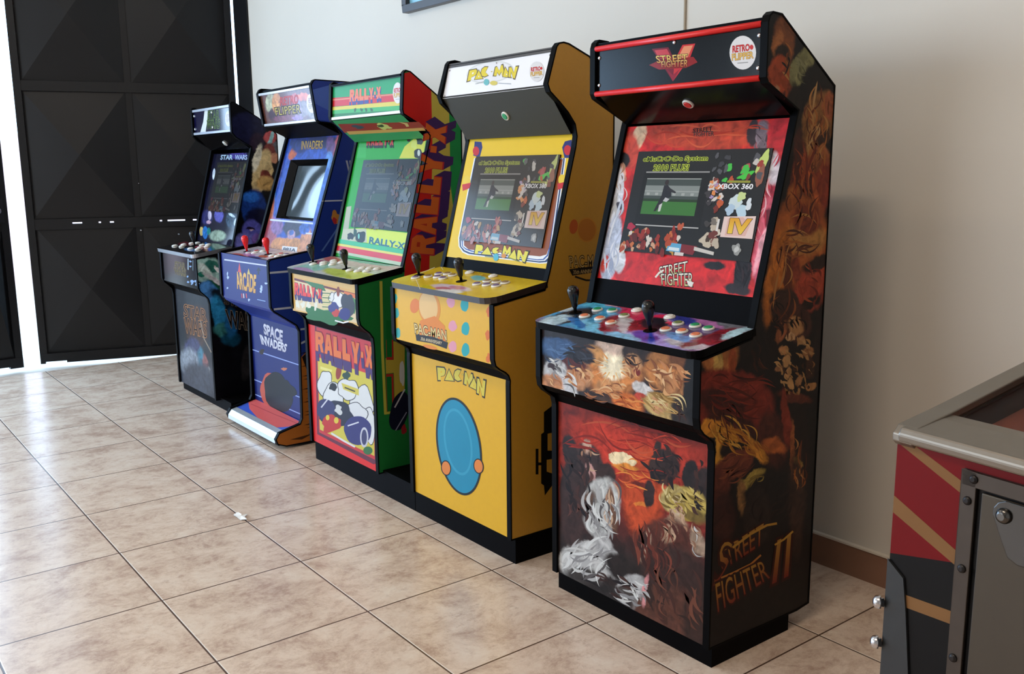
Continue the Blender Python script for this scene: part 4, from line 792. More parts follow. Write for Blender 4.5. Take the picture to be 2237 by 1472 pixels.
def art(a):
    F = (104,30,54)
    a.poly([(688,709),(810,742),(820,752),(823,1012),(816,1014),(693,948)], F); a.up()
    a.poly([(691,714),(808,746),(816,755),(819,1004),(697,944)], (206,54,60)); a.up()
    a.poly([(694,780),(816,820),(818,996),(699,938)], (214,198,78)); a.up()
    for x, y in ((700,800),(702,822),(704,842)): a.poly([(x,y),(x+26,y+8),(x+24,y+14),(x,y+6)], (236,226,130))
    a.ell(710,838,16,26,(228,228,226),wob=.18,out=(40,36,44)); a.ell(728,868,20,34,(232,232,230),wob=.15,out=(40,36,44)); a.ell(790,880,26,34,(228,228,226),wob=.15,out=(40,36,44)); a.ell(760,850,22,22,(230,230,228),wob=.15,out=(40,36,44)); a.ell(806,930,14,38,(228,228,226),wob=.15,out=(40,36,44)); a.ell(775,905,24,26,(226,226,226),wob=.15,out=(40,36,44)); a.up()
    a.ell(740,812,6,17,(150,50,34),rot=8); a.poly([(746,836),(784,850),(784,864),(750,850)], (216,200,90)); a.ell(757,820,8,9,(40,70,54),wob=.2); a.ell(728,845,8,9,(24,22,26),wob=.2); a.up()
    a.line([(753,846),(776,855)], 3, (70,62,34)); a.up()
    a.ell(735,905,36,30,(34,32,50),wob=.14,rot=20); a.ell(712,895,20,24,(48,46,96),wob=.08,rot=10); a.up()
    a.ell(782,940,30,32,(50,46,110),wob=.05); a.ell(724,925,22,18,(196,48,40),wob=.25); a.up()
    a.ell(796,955,9,22,(206,206,214)); a.up(); a.ell(796,955,6,17,(60,58,100)); a.line([(760,930),(784,922)], 3, (220,220,228)); a.line([(702,890),(716,872)], 3, (214,214,224)); a.ell(716,912,4,6,(226,200,70)); a.ell(735,918,5,7,(226,200,70)); a.ell(740,895,8,10,(214,214,212),wob=.3); a.up()
    a.line([(724,946),(750,962),(776,976)], 4, (226,226,224)); a.ell(804,984,10,9,(50,110,56)); a.up()
    word(a, RW, [(689,723),(815,758),(816,806),(690,765)], (230,118,56), (150,50,60), out=(140,34,50), drop=RP, dropv=(.015,-.48), grow=.04, widths={'-': .45})
c.panel('front_panel', (-.789,0), (0,1), .088, .68, [REDV, BLACK, VINYL], art)
def art(a):
    a.poly([(641,603),(783,637),(783,650),(641,615)], (232,178,92)); a.up()
    a.poly([(641,606),(783,642),(783,713),(770,706),(640,678)], (224,178,98)); a.up(); a.poly([(643,602+5),(783,643),(783,647),(643,612)], (110,24,34)); a.up()
    a.poly([(645,613),(780,649),(780,706),(646,676)], (228,204,160)); a.up()
    a.ell(712,690,48,16,(40,110,50),wob=.3,rot=14); a.poly([(662,612),(706,622),(712,636),(690,632)], (60,116,62)); a.ell(772,665,6,18,(70,130,64),wob=.2); a.poly([(752,628+8),(778,643),(778,652),(752,645)], (226,120,60)); a.up()
    for x in (650,662,674,690): a.ell(x,664+(x-650)*.1,4,8,(230,226,206),wob=.4)
    for i in range(8): a.line([(704,640+i*5),(722,641+i*5)], 2, (206,206,130) if i%2 else (60,116,62))
    a.ell(740,655,13,17,(236,234,234),wob=.2,out=(60,60,70)); a.ell(760,668,14,25,(234,234,236),wob=.15,out=(60,60,70)); a.ell(728,650,8,12,(230,228,224),wob=.2,out=(60,60,70)); a.up()
    a.ell(739,637,3.5,11,(140,62,36)); a.ell(729,672,11,12,(64,62,130),wob=.15); a.ell(753,686,13,13,(48,44,120),wob=.1); a.ell(734,684,7,9,(196,60,50),wob=.25); a.up(); a.line([(732,700),(750,705),(762,702)], 3, (240,240,240)); a.up()
    word(a, RW, [(644,617),(703,632),(703,653),(644,643)], (232,58,48), (150,30,40), out=(120,20,34), drop=(52,44,112), dropv=(.03,-.42), grow=.03, widths={'-': .5})
c.panel('control_box_front', (-.852,0), (0,1), .688, .845, [solid('cream_print', (204,164,90), .42, spec=.2), BLACK, VINYL], art)
board('control_box_underside', [(-.789,.612),(-.802,.645),(-.836,.668),(-.852,.690)], -.528, .042, -.006, BLACK, c.root)
dpl = Plane((-.546,-.875,.862), (1,0,0), (0,1,.155))
dmat = painted('deck_print_pastel', dpl, (214,216,206), [('e',680,584,50,9,-8,(150,206,184),.5),('e',662,590,24,6,8,(190,150,190),.5),('e',725,566,20,6,6,(206,116,110),.4),('e',770,600,70,10,8,(214,220,86),.35),('e',735,595,26,8,14,(206,222,96),.5),('e',800,570,60,6,9,(130,206,184),.5),('e',700,572,14,5,0,(190,110,130),.6)], .25, .012, 30, 1.0, coat=.15, var=.2)
c.deck(.862, [dmat, TRIM, VINYL], None)
c.controls([(.045,-.765),(.365,-.775)], [(.095,-.790,'white'),(.12,-.755,'white'),(.135,-.715,'white'),(.16,-.775,'white'),(.175,-.735,'white'),(.21,-.76,'white'),(.215,-.72,'white'),(.42,-.79,'white'),(.44,-.745,'white'),(.475,-.785,'white'),(.48,-.735,'white'),(.52,-.77,'white'),(.53,-.73,'white')], BATB)
G2 = solid('bright_green_bezel', (34,142,48), .42, amt=.03, spec=.15)
def art(a):
    a.poly([(780,322),(800,322),(800,345),(776,345)], (44,172,62)); a.poly([(884,320),(905,302),(931,302),(924,346),(872,346)], (204,206,60)); a.up()
    a.ell(914,336,9,12,(24,24,24),wob=.2); a.ell(916,306,8,10,(40,50,44),wob=.3); a.ell(893,305,4,5,(60,24,24)); a.up(); a.ell(905,315,6,12,(206,214,90),wob=.3); a.ell(915,334,3,7,(196,206,196)); a.up()
    a.poly([(915,392),(918,388),(894,505),(891,505)], (214,224,96)); a.up()
    a.poly([(757,452),(768,450),(762,498),(748,520),(745,530)], (176,178,150)); a.up()
    a.poly([(800,498),(892,509),(886,545),(750,522),(752,500)], (208,224,62)); a.poly([(750,500),(800,500),(802,530),(745,524)], (190,190,160)); a.up()
    a.ell(766,516,7,8,(18,26,24),wob=.2); a.ell(788,518,12,12,(18,28,28),wob=.15); a.ell(776,508,4,9,(30,70,50),wob=.2); a.up(); a.ell(784,516,2,6,(120,200,180))
    a.text('RALLY-X', [(808,517),(886,531),(884,545),(806,532)], (30,96,112), out=(90,190,180), ow=.05, bold=.03)
    a.poly([(742,522),(884,546),(881,556),(740,531)], (60,186,130)); a.up(); a.poly([(737,531),(881,555),(880,561),(736,536)], (226,214,96)); a.up(); a.poly([(736,536),(880,560),(878,574),(735,548)], (222,52,66)); a.up(); a.poly([(735,547),(878,573),(877,581),(734,552)], (190,206,170)); a.up()
    word(a, RW, [(802,300),(862,299),(860,317),(801,318)], (196,54,40), (120,30,30), out=(90,20,20), drop=(20,18,18), dropv=(.02,-.3), grow=.03, widths={'-': .5})
c.panel('bezel', (-.639,.920), SL, -.024, .482, [G2, BLACK, VINYL], art)
screen_part(c, (-.639,.920), .094, .110, .462, .290, dimscreen('dim_screen_grey', .9, .0), .55, 3, (70,84,96), off=.006)
board('back_panel', [(-.635,1.622),(-.600,1.620),(-.511,1.558),(-.379,1.464),(-.379,.10)], -.528, .042, -.008, BLACK, c.root)
def art(a):
    a.poly([(738,271),(915,266),(932,282),(752,290)], (150,52,36)); a.up(); a.poly([(757,287),(925,279),(930,285),(763,294)], (206,160,84)); a.up()
    a.ell(838,276,18,5,(196,200,110),wob=.3,rot=14); a.poly([(869,266),(890,269),(894,276),(888,277),(884,271)], (206,180,110)); a.ell(782,277,12,4,(60,76,80),wob=.3,rot=8); a.up(); a.ell(832,275,8,2.5,(60,80,40),wob=.3)
spk, sp_pl = c.panel('speaker_panel', (-.528,1.385), (-.106,.088), .0, .138, [solid('green_board', (34,128,68), .45), BLACK, VINYL], art)
def art(a):
    a.poly([(725,203),(882,180),(882,205),(725,219)], (36,160,96)); a.poly([(725,190),(882,168),(882,195),(725,214)], (36,160,96)); a.up(); a.poly([(725,214),(882,203),(882,220),(725,233)], (212,44,52)); a.up(); a.poly([(725,217),(882,203),(882,206),(725,220)], (226,140,110)); a.up()
    a.poly([(725,234),(882,220),(882,233),(725,246)], (222,204,76)); a.up(); a.poly([(725,241),(882,230),(882,240),(725,249)], (70,180,96)); a.up()
    word(a, RW, [(765,197),(832,190),(833,214),(764,222)], (236,128,90), (210,60,60), out=(214,120,110), drop=(60,76,150), dropv=(0,-.32), grow=.03, widths={'-': .5}); a.up()
    for x in (776,790,800,812): a.ell(x,240,2.5,3.5,(60,90,60),wob=.4)
    badge(a, 869, 203, 10.5, 23, -.16)
c.panel('marquee', (-.632,1.478), (.010,.15), 0, .146, [GRN, BLACK, VINYL], art)
for v in (.004, .140):
    mb = MB(); pl = Plane((-.528,-.632,1.478),(1,0,0),(0,.010,.15)); mb.slab(pl, [(0,v-.006),(.570,v-.006),(.570,v+.006),(0,v+.006)], .008, 0, 0, .006); mb.build('marquee_trim', GLOSSBLACK if v > .1 else solid('white_trim', (205,220,210), .2), c.root, .002)

# =========================== blue machine with foot plate ===========================
PR_SPA = [(-.66,.012),(-.818,.012),(-.860,.028),(-.868,.052),(-.850,.080),(-.745,.106),(-.733,.130),(-.725,.540),(-.738,.570),(-.846,.645),(-.857,.665),(-.857,.868),(-.845,.878),(-.66,.905),(-.645,.925),(-.47,1.43),(-.51,1.475),(-.580,1.480),(-.590,1.49),(-.612,1.64),(-.600,1.66),(-.59,1.665),(-.40,1.662),(-.371,1.62),(-.371,.012)]
BLU = solid('blue_laminate', (30,52,132), .38, amt=.05, scale=40, spec=.2)
c = Cab('blue arcade machine with red bat-top sticks and a low foot plate, second from the left', -1.37, .61, PR_SPA, .02, plinth=False)
def art(a):
    P = lambda pts, col: a.poly(pts, col, px=False); Wh = (206,214,232)
    P([(-.588,1.49),(-.604,1.62),(-.46,1.66),(-.40,1.66),(-.372,1.62),(-.372,1.50)], (84,112,200)); a.up(); P([(-.588,1.49),(-.597,1.56),(-.50,1.52),(-.48,1.48)], (60,84,186)); a.up()
    for z, y0 in ((.815,-.853),(.650,-.843),(.545,-.72)): P([(y0,z),(-.372,z),(-.372,z+.009),(y0,z+.009)], Wh)
    P([(-.585,1.125),(-.372,1.125),(-.372,1.131),(-.583,1.131)], Wh); P([(-.72,.48),(-.62,.51),(-.62,.52),(-.72,.49)], Wh)
    for i in range(4): P([(-.455+.018*i,1.31),(-.445+.018*i,1.31),(-.425+.006*i,1.20),(-.43+.006*i,1.20)], (176,180,200))
    P([(-.60,.90),(-.50,1.02),(-.49,1.02),(-.59,.90)], (96,130,206)); a.ell(733,475,9,14,(206,140,60),wob=.25); a.up(); a.ell(731,482,5,7,(196,50,54),wob=.2); a.up()
    # wood-coloured lower half with dark grain
    P([(-.820,.016),(-.858,.030),(-.865,.052),(-.848,.078),(-.742,.102),(-.729,.130),(-.724,.42),(-.66,.47),(-.60,.44),(-.372,.44),(-.372,.016)], (190,112,44)); a.up()
    for k in range(26):
        z = .05+k*.0155; y = -.71+.02*math.sin(k*1.7); P([(y,z),(y+.03,z+.004),(y+.09+.05*math.sin(k),z+.002),(y+.05,z-.003)], (52,30,20))
    P([(-.72,.42),(-.66,.46),(-.60,.44),(-.64,.37),(-.70,.36)], (30,24,26)); P([(-.80,.04),(-.74,.03),(-.68,.05),(-.74,.045)], (80,46,22)); P([(-.70,.03),(-.60,.045),(-.50,.02),(-.60,.022)], (40,24,18))
    for y, z in ((-.66,.16),(-.55,.09)): a.ell(y,z,.012,.008,(40,26,18),px=False)
c.right_side([BLU, VINYL], art)
def art(a):
    Wh = (150,168,222)
    for p, q in (((547,762),(656,798)),((548,826),(656,868)),((550,858),(656,904))): a.line([p, q], 2.2, Wh)
    a.text('SPACE', [(575,706),(618,722),(617,748),(577,730)], (226,222,232), (190,184,200), bold=.04, out=(60,60,90), ow=.07)
    a.text('INVADERS', [(567,730),(628,752),(624,770),(572,752)], (232,230,238), (200,196,210), bold=.04, out=(60,60,90), ow=.07)
    # plain dark rock shape with a warm rim in place of the printed figure
    a.ell(602,856,30,46,(196,86,64),wob=.12,rot=-14); a.up(); a.ell(607,858,28,46,(26,24,26),wob=.12,rot=-14); a.up(); a.ell(622,850,24,20,(26,24,26),wob=.2,rot=30); a.ell(572,768,5,6,(46,34,30),wob=.3); a.ell(621,806,5,4,(196,116,80),wob=.3)
c.panel('front_panel', (-.717,0), (0,1), .10, .60, [solid('blue_front_print', (20,30,92), .4, amt=.05, spec=.15), BLACK, VINYL], art)
PINK = solid('blue_footplate', (62,92,190), .3, coat=.2)
def art(a): a.poly([(542,874),(560,872),(656,921),(656,924),(630,932),(600,934),(565,915),(545,893)], (232,104,100)); a.up(); a.line([(548,882),(600,905),(650,925)], 1.5, (200,80,84))
plt, _ = c.panel('foot_plate', (-.845,.073), (.130,.033), .022, .128, [PINK, BLACK, VINYL], art)
mb = MB()
mb.prism([(-.866,.030),(-.866,.052),(-.849,.0745),(-.820,.0815),(-.820,.070),(-.845,.06),(-.85,.030)], -1.352, -.778); mb.build('aluminium_nosing', solid('aluminium', (206,212,216), .35, .6), c.root)
mb = MB(); mb.box((-1.352,-.85,.016), (-.778,-.72,.028)); mb.build('foot_box_base', BLACK, c.root)
def art(a):
    a.line([(490,567),(589,581)], 3, (196,200,224)); a.up()
    a.text('ARCADE', [(514,592),(560,600),(558,641),(518,631)], (222,172,76), (206,150,60), out=(70,44,30), ow=.06, bold=.04)
    a.poly([(520,594),(523,573),(527,595)], (206,70,70)); a.poly([(540,598),(543,586),(547,600)], (206,180,90)); a.poly([(560,592),(565,583),(570,592),(566,592),(566,600),(563,600),(563,592)], (20,24,50))
    for x, y, rx, ry in ((498,606,2,4),(497,598,1.5,4),(571,630,3,6),(570,637,2,3),(582,619,4,2),(587,615,3,2),(544,655,2,3),(497,629,2,2)): a.ell(x,y,rx,ry,(176,196,230),wob=.3)
    for x, cc in ((527,(196,70,70)),(531,(220,210,210)),(537,(210,80,70))): a.poly([(x,641),(x+2,641),(x+3,651),(x+1,651)], cc)
    a.line([(562,654),(580,658)], 1.5, (150,180,226))
c.panel('control_box_front', (-.850,0), (0,1), .650, .872, [solid('indigo_print', (23,30,98), .4, amt=.05, spec=.15), BLACK, VINYL], art)
board('control_box_underside', [(-.717,.545),(-.732,.562),(-.840,.637),(-.850,.652)], -1.352, -.778, -.006, BLU, c.root)
dpl = Plane((-1.37,-.850,.866), (1,0,0), (0,1,.13))
dmat = painted('deck_print_red_white', dpl, (214,206,214), [('e',520,558,16,5,5,(206,80,70),.5),('e',545,556,14,4,5,(190,130,190),.5),('e',555,562,16,3,5,(80,80,150),.5),('e',575,560,10,3,5,(206,110,80),.5),('e',605,552,30,3,0,(226,220,210),.5),('e',600,558,12,3,-10,(226,140,110),.5)], .3, .015, 34, 1.0, coat=.2)
c.deck(.866, [dmat, BLU, VINYL], None, y0=-.850, y1=-.655, sl=.13, rf=.006, th=.016, u0=.019, u1=.591)
c.controls([(.13,-.785),(.36,-.775)], [(.19,-.80,'purple'),(.20,-.765,'red'),(.235,-.79,'white'),(.24,-.75,'white'),(.44,-.79,'white'),(.45,-.75,'red'),(.49,-.785,'white'),(.50,-.745,'purple')], BATR)
zb = Plane((-1.352,-.628,.915), (1,0,0), (0,.33,1))
ZS = [('e',690,310,60,14,0,(34,36,90),.5),('e',738,330,10,50,10,(196,84,90),.5),('e',722,318,10,20,0,(110,70,130),.5),('e',640,335,8,16,30,(206,100,50),.35),('e',655,312,22,24,0,(30,44,120),.4),('e',705,400,14,60,12,(64,120,220),.4),('e',720,350,8,20,0,(96,150,226),.5),
 ('e',598,390,12,70,16,(150,150,214),.5),('e',595,440,6,30,10,(80,140,216),.4),('e',585,480,10,60,10,(206,120,90),.4),('e',590,515,14,40,10,(186,90,110),.5),('e',605,495,14,18,0,(150,110,170),.4),
 ('e',640,545,50,26,6,(226,152,80),.22),('e',612,540,22,22,0,(226,150,80),.3),('e',668,525,12,30,8,(222,150,100),.4),('e',640,498,22,20,0,(56,50,76),.3),('e',665,500,12,12,0,(60,104,206),.3),('e',636,512,9,10,0,(200,160,180),.4),('e',637,508,5,6,0,(70,100,180),.4)]
zmat = painted('bezel_print_blue', zb, (46,84,190), ZS, .35, .008, 30, .75)
CRT = solid('crt_glass', (60,68,72), .07, amt=.02, spec=.9)
def bezel_hole():
    mb = MB(); W_ = .574; H_ = .545; u0, u1, v0, v1 = .085, .500, .125, .425; th = .03
    O = [(0,-.028),(W_,-.028),(W_,H_),(0,H_)]; I = [(u0,v0),(u1,v0),(u1,v1),(u0,v1)]
    for i in range(4): mb.face([zb.pt(O[i]), zb.pt(O[(i+1)%4]), zb.pt(I[(i+1)%4]), zb.pt(I[i])], mat=0, uvs=[O[i], O[(i+1)%4], I[(i+1)%4], I[i]])
    J = [(u0+.03,v0+.02),(u1-.03,v0+.02),(u1-.03,v1-.02),(u0+.03,v1-.02)]
    for i in range(4): mb.face([zb.pt(I[i]), zb.pt(I[(i+1)%4]), zb.pt(J[(i+1)%4], -th), zb.pt(J[i], -th)], mat=1)
    mb.face([zb.pt(q, -.045) for q in O][::-1], mat=1)
    for i in range(4): mb.face([zb.pt(O[(i+1)%4]), zb.pt(O[i]), zb.pt(O[i], -.045), zb.pt(O[(i+1)%4], -.045)], mat=1)
    a = Art(mb, zb, 2)
    a.text('INVADERS', [(659,308),(706,307),(704,325),(658,327)], (206,166,60), (176,130,40), out=(40,36,60), ow=.05, bold=.01)
    a.poly([(590,478),(684,486),(684,490),(590,482)], (206,214,240)); a.poly([(668,508),(682,509),(681,512),(668,511)], (206,214,240)); a.up()
    a.poly([(617,537),(650,540),(648,552),(615,549)], (232,230,234)); a.up(); a.text('881A', [(619,540),(647,543),(645,550),(618,547)], (60,58,70), bold=.03)
    a.line([(742,298),(690,520)], 1.5, (150,190,240))
    b = mb.build('bezel', [zmat, GLOSSBLACK, VINYL], c.root)
    mb = MB(); n = 12
    for i in range(n):
        for j in range(n):
            def q(i, j): x, y = i/n, j/n; return zb.pt((J[0][0]+(J[1][0]-J[0][0])*x, J[0][1]+(J[2][1]-J[0][1])*y), -th-.004+.007*(1-(2*x-1)**2)*(1-(2*y-1)**2))
            mb.face([q(i,j), q(i+1,j), q(i+1,j+1), q(i,j+1)], smooth=True)
    mb.build('screen', CRT, c.root)
bezel_hole()
board('back_panel', [(-.592,1.655),(-.402,1.652),(-.379,1.615),(-.379,.03)], -1.352, -.778, -.008, BLACK, c.root)
c.panel('speaker_panel', (-.462,1.425), (-.12,.052), 0, .131, [BLACK, BLACK])
def art(a):
    pass
mpl = Plane((-1.352,-.579,1.486), (1,0,0), (0,-.022,.15))
MS = [('e',590,225,10,22,0,(176,180,150),.3),('e',600,250,14,14,0,(60,34,50),.4),('e',604,225,10,22,0,(206,140,80),.3),('e',604,232,8,6,0,(226,160,90),.4),('e',630,222,20,14,0,(116,44,44),.3),('e',643,216,7,12,0,(200,56,44),.3),('e',662,212,14,9,0,(206,96,56),.3),('e',662,238,12,18,0,(124,112,116),.4),('e',655,235,3,20,-10,(150,128,170),.4),('e',620,258,26,8,-5,(110,60,80),.4),('e',650,258,12,5,-5,(146,110,176),.4),('e',690,240,20,20,0,(140,136,128),.4)]
mmat = painted('marquee_collage_brown', mpl, (96,58,48), MS, .2, .012, 40, 1.0, coat=.5)
def art(a):
    a.text('RETRO', [(612,212),(652,206),(652,226),(612,231)], (190,50,44), out=(90,24,30), ow=.04, bold=.02)
    a.text('FLIPPER', [(600,236),(656,228),(657,246),(603,252)], (196,178,84), out=(40,30,24), ow=.08, bold=.0)
    a.ell(680,226,10,21,(232,226,228),rot=-6); a.up(); a.text('RETRO', [(674,214),(687,212),(687,224),(674,226)], (150,120,130), bold=.02); a.text('FLIPPER', [(674,228),(688,226),(688,236),(675,238)], (150,140,120), bold=.02)
c.panel('marquee', (-.579,1.486), (-.022,.15), 0, .155, [mmat, BLACK, GLOSSV], art)
for v in (.004, .152):
    mb = MB(); mb.slab(mpl, [(0.0,v-.006),(.574,v-.006),(.574,v+.006),(0.0,v+.006)], .01, 0, 0, .009); mb.build('marquee_trim', solid('clear_edge_trim', (200,208,216), .12, .3), c.root, .002)

# =========================== dark space-battle machine, farthest ===========================
PR_STR = [(-.800,.045),(-.800,.570),(-.806,.600),(-.826,.622),(-.846,.640),(-.856,.665),(-.856,.815),(-.665,.845),(-.655,.870),(-.525,1.370),(-.520,1.392),(-.600,1.440),(-.622,1.465),(-.622,1.612),(-.615,1.622),(-.600,1.622),(-.467,1.543),(-.371,1.460),(-.371,.045)]
c = Cab('black arcade machine with a small dark navy marquee, farthest left beside the steel gate', -2.30, .605, PR_STR, .045, plinth={'x1': -1.54})
sd = c.side
SS = [('e',540,280,40,34,0,(24,26,56),.4),('e',562,310,16,20,0,(44,30,50),.5),('e',590,300,14,14,0,(190,86,90),.3),('e',604,294,12,10,0,(186,80,80),.4),('e',592,303,4,22,18,(150,196,200),.3),('e',604,325,14,16,0,(110,112,120),.35),('e',588,335,14,22,0,(128,60,56),.35),('e',600,345,8,12,0,(186,128,100),.4),
 ('e',572,375,18,50,14,(206,180,130),.25),('e',590,372,8,12,0,(214,184,130),.4),('e',582,392,14,22,-20,(110,44,36),.3),('e',562,345,8,30,14,(226,220,200),.5),('e',580,400,20,16,0,(190,150,90),.5),
 ('e',555,455,26,42,0,(24,56,130),.25),('e',548,430,18,12,0,(40,100,190),.5),('e',565,480,30,26,0,(16,18,50),.4),('e',552,508,22,28,-10,(84,84,170),.3),('e',548,500,10,3,6,(30,20,50),.4),('e',550,503,4,2,0,(196,170,190),.4),('e',535,530,20,22,0,(110,110,190),.5),('e',560,522,10,12,0,(120,90,170),.5),
 ('e',455,590,46,26,0,(156,196,192),.25),('e',462,582,18,14,10,(44,104,96),.35),('e',448,592,10,20,-40,(206,224,222),.5),('e',478,590,4,14,-45,(226,226,230),.4),('e',440,600,8,6,0,(30,110,96),.4),('e',470,612,30,5,30,(206,206,214),.5),('e',470,628,24,8,40,(20,80,60),.35),('e',460,640,18,30,-35,(72,130,196),.3),('e',484,650,30,12,38,(20,30,44),.5),
 ('e',480,690,16,46,-14,(40,126,176),.35),('e',490,720,22,16,0,(50,110,110),.5),('e',505,740,20,16,0,(14,60,84),.5),('e',505,705,14,30,0,(30,90,140),.6),('e',540,790,12,40,8,(34,32,34),.4)]
smat = painted('side_print_dark_blue', sd, (10,10,16), SS, .3, .012, 26, 1.1, coat=.2)
def art(a):
    a.text('STAR', [(490,652),(545,664),(545,676),(490,664)], (12,10,14), out=(150,130,110), ow=.04, bold=.01)
    a.text('WARS', [(492,676),(560,688),(560,724),(499,715)], (12,10,12), out=(150,130,110), ow=.04, bold=.01)
c.right_side([smat, VINYL], art)
fp = Plane((-2.282,-.792,0), (1,0,0), (0,0,1))
fmat = painted('front_print_gunmetal', fp, (30,30,36), [('e',430,715,26,46,0,(62,38,26),.5),('e',420,760,18,22,0,(58,56,90),.5),('e',438,790,8,30,0,(60,120,140),.5),('e',412,790,22,28,0,(130,136,144),.5),('e',450,800,6,26,-10,(150,90,84),.5),('e',455,812,4,10,10,(200,196,190),.5),('e',430,830,40,40,0,(60,64,74),.6)], .3, .02, 24, 1.0, coat=.06)
def art(a):
    a.text('STAR', [(402,664),(450,676),(452,702),(402,690)], (40,28,22), out=(176,116,60), ow=.035, bold=.0)
    a.text('WARS', [(402,694),(450,704),(452,738),(404,726)], (40,28,22), out=(176,116,60), ow=.035, bold=.0)
    a.line([(438,700),(446,740),(462,770)], 2, (150,130,110))
c.panel('front_panel', (-.792,0), (0,1), .045, .63, [fmat, BLACK, VINYL], art)
def art(a):
    a.text('STAR', [(382,571),(404,575),(404,587),(382,583)], (30,26,16), out=(140,116,50), ow=.05, bold=.0); a.text('WARS', [(380,585),(406,589),(406,604),(382,598)], (30,26,16), out=(140,116,50), ow=.05, bold=.0)
    a.poly([(410,565),(412,565),(412,590),(410,588)], (170,190,200)); a.poly([(421,568),(422,568),(422,592),(421,590)], (120,150,160))
    for x, y, r in ((416,571,2.2),(416,582,2),(410,604,2),(411,616,2.4),(420,615,4),(419,620,2),(428,614,3),(431,620,4)): a.ell(x,y,r,r,(130,160,200),wob=.3)
c.panel('control_box_front', (-.850,0), (0,1), .652, .820, [solid('black_gloss_print', (14,14,17), .14, coat=.12, spec=.2), BLACK, VINYL], art)
board('control_box_underside', [(-.792,.600),(-.802,.622),(-.835,.640),(-.850,.654)], -2.282, -1.713, -.006, BLACK, c.root)
dpl = Plane((-2.30,-.875,.838), (1,0,0), (0,1,.155))
dmat = painted('deck_print_black', dpl, (20,18,24), [('e',405,532,20,4,5,(130,30,44),.5),('e',440,540,14,4,5,(190,70,90),.5),('e',414,545,12,4,8,(80,130,190),.5),('e',450,545,10,4,8,(120,60,80),.5),('e',478,538,24,6,0,(54,70,66),.5)], .12, .01, 30, 1.0, coat=.6)
c.deck(.838, [dmat, solid('silver_edge', (160,162,170), .2, .7), VINYL], None)
c.controls([(.245,-.735)], [(.10,-.80,'white'),(.13,-.76,'white'),(.15,-.72,'white'),(.19,-.79,'white'),(.19,-.70,'white'),(.32,-.72,'white'),(.36,-.70,'white'),(.36,-.80,'white'),(.40,-.76,'white'),(.42,-.73,'white'),(.45,-.79,'white')], BATB)
zs = Plane((-2.282,-.645,.862), (1,0,0), (0,.27,1))
zmat = painted('bezel_print_night', zs, (24,24,44), [('e',452,475,12,16,0,(50,50,100),.5),('e',458,470,4,10,0,(200,190,210),.4),('e',456,485,5,4,0,(206,170,190),.5),('e',478,470,10,16,0,(96,96,180),.4),('e',440,505,4,10,0,(206,180,110),.3),('e',448,508,6,14,0,(40,110,180),.3),('e',456,505,4,8,0,(30,120,120),.4),('e',475,515,18,12,0,(150,170,150),.5),('e',505,480,12,20,0,(60,80,100),.5),('e',506,470,8,3,30,(190,210,220),.4),('e',514,485,3,8,10,(190,206,220),.4),('e',467,380,3,12,6,(206,214,226),.3),('e',520,340,20,8,0,(70,60,130),.6)], .1, .006, 40, 1.0, coat=.35)
def art(a):
    a.text('STAR', [(483,338),(509,338),(508,349),(481,349)], (170,196,214), bold=.03); a.text('WARS', [(514,338),(540,338),(540,349),(512,349)], (170,190,220), bold=.03)
c.panel('bezel', (-.645,.862), SL, 0, .52, [zmat, BLACK, GLOSSV], art)
screen_part(c, (-.645,.862), .098, .185, .440, .285, dimscreen('dim_screen_dark', .8, .03), .45, 4, (60,66,76), off=.005)
board('back_panel', [(-.615,1.612),(-.600,1.612),(-.469,1.533),(-.379,1.455),(-.379,.06)], -2.282, -1.713, -.008, BLACK, c.root)
spk, sp_pl = c.panel('speaker_panel', (-.525,1.385), (-.090,.078), 0, .115, [GLOSSBLACK, BLACK]); button(c.root, sp_pl.pt((.33,.05)), sp_pl.N, CAPS['grey'])
NAVY = solid('navy_acrylic', (18,16,48), .08, coat=.7)
def art(a):
    a.poly([(447,241),(454,240),(453,262),(449,290),(437,291),(444,266)], (226,230,226)); a.up()
    a.text('STAR', [(454,243),(479,240),(479,262),(453,264)], (44,62,24), out=(120,150,80), ow=.05, bold=.02); a.text('WARS', [(452,263),(481,261),(480,280),(451,282)], (44,62,24), out=(120,150,80), ow=.05, bold=.02)
    a.ell(499,259,7,17.5,(222,220,232)); a.up(); a.text('RETRO', [(494,250),(504,249),(504,257),(494,258)], (190,180,196), bold=.02); a.text('FLIPPER', [(494,259),(504,258),(504,266),(494,267)], (190,186,190), bold=.02)
c.panel('marquee', (-.612,1.472), (0,1), 0, .135, [NAVY, BLACK, GLOSSV], art)
for z in (1.477, 1.604):
    mb = MB(); mb.box((-2.282,-.620,z-.007), (-1.713,-.612,z+.007)); mb.build('marquee_trim', solid('silver_trim', (205,212,224), .2, .6), c.root, .002)
mp_ = Plane((-2.282,-.613,1.472),(1,0,0),(0,0,1))
for u, v in ((.012,.105),(.012,.032),(.557,.108),(.557,.032),(.29,.112),(.29,.032)): bolt(c.root, mp_.pt((u,v)), (0,-1,0), .008)

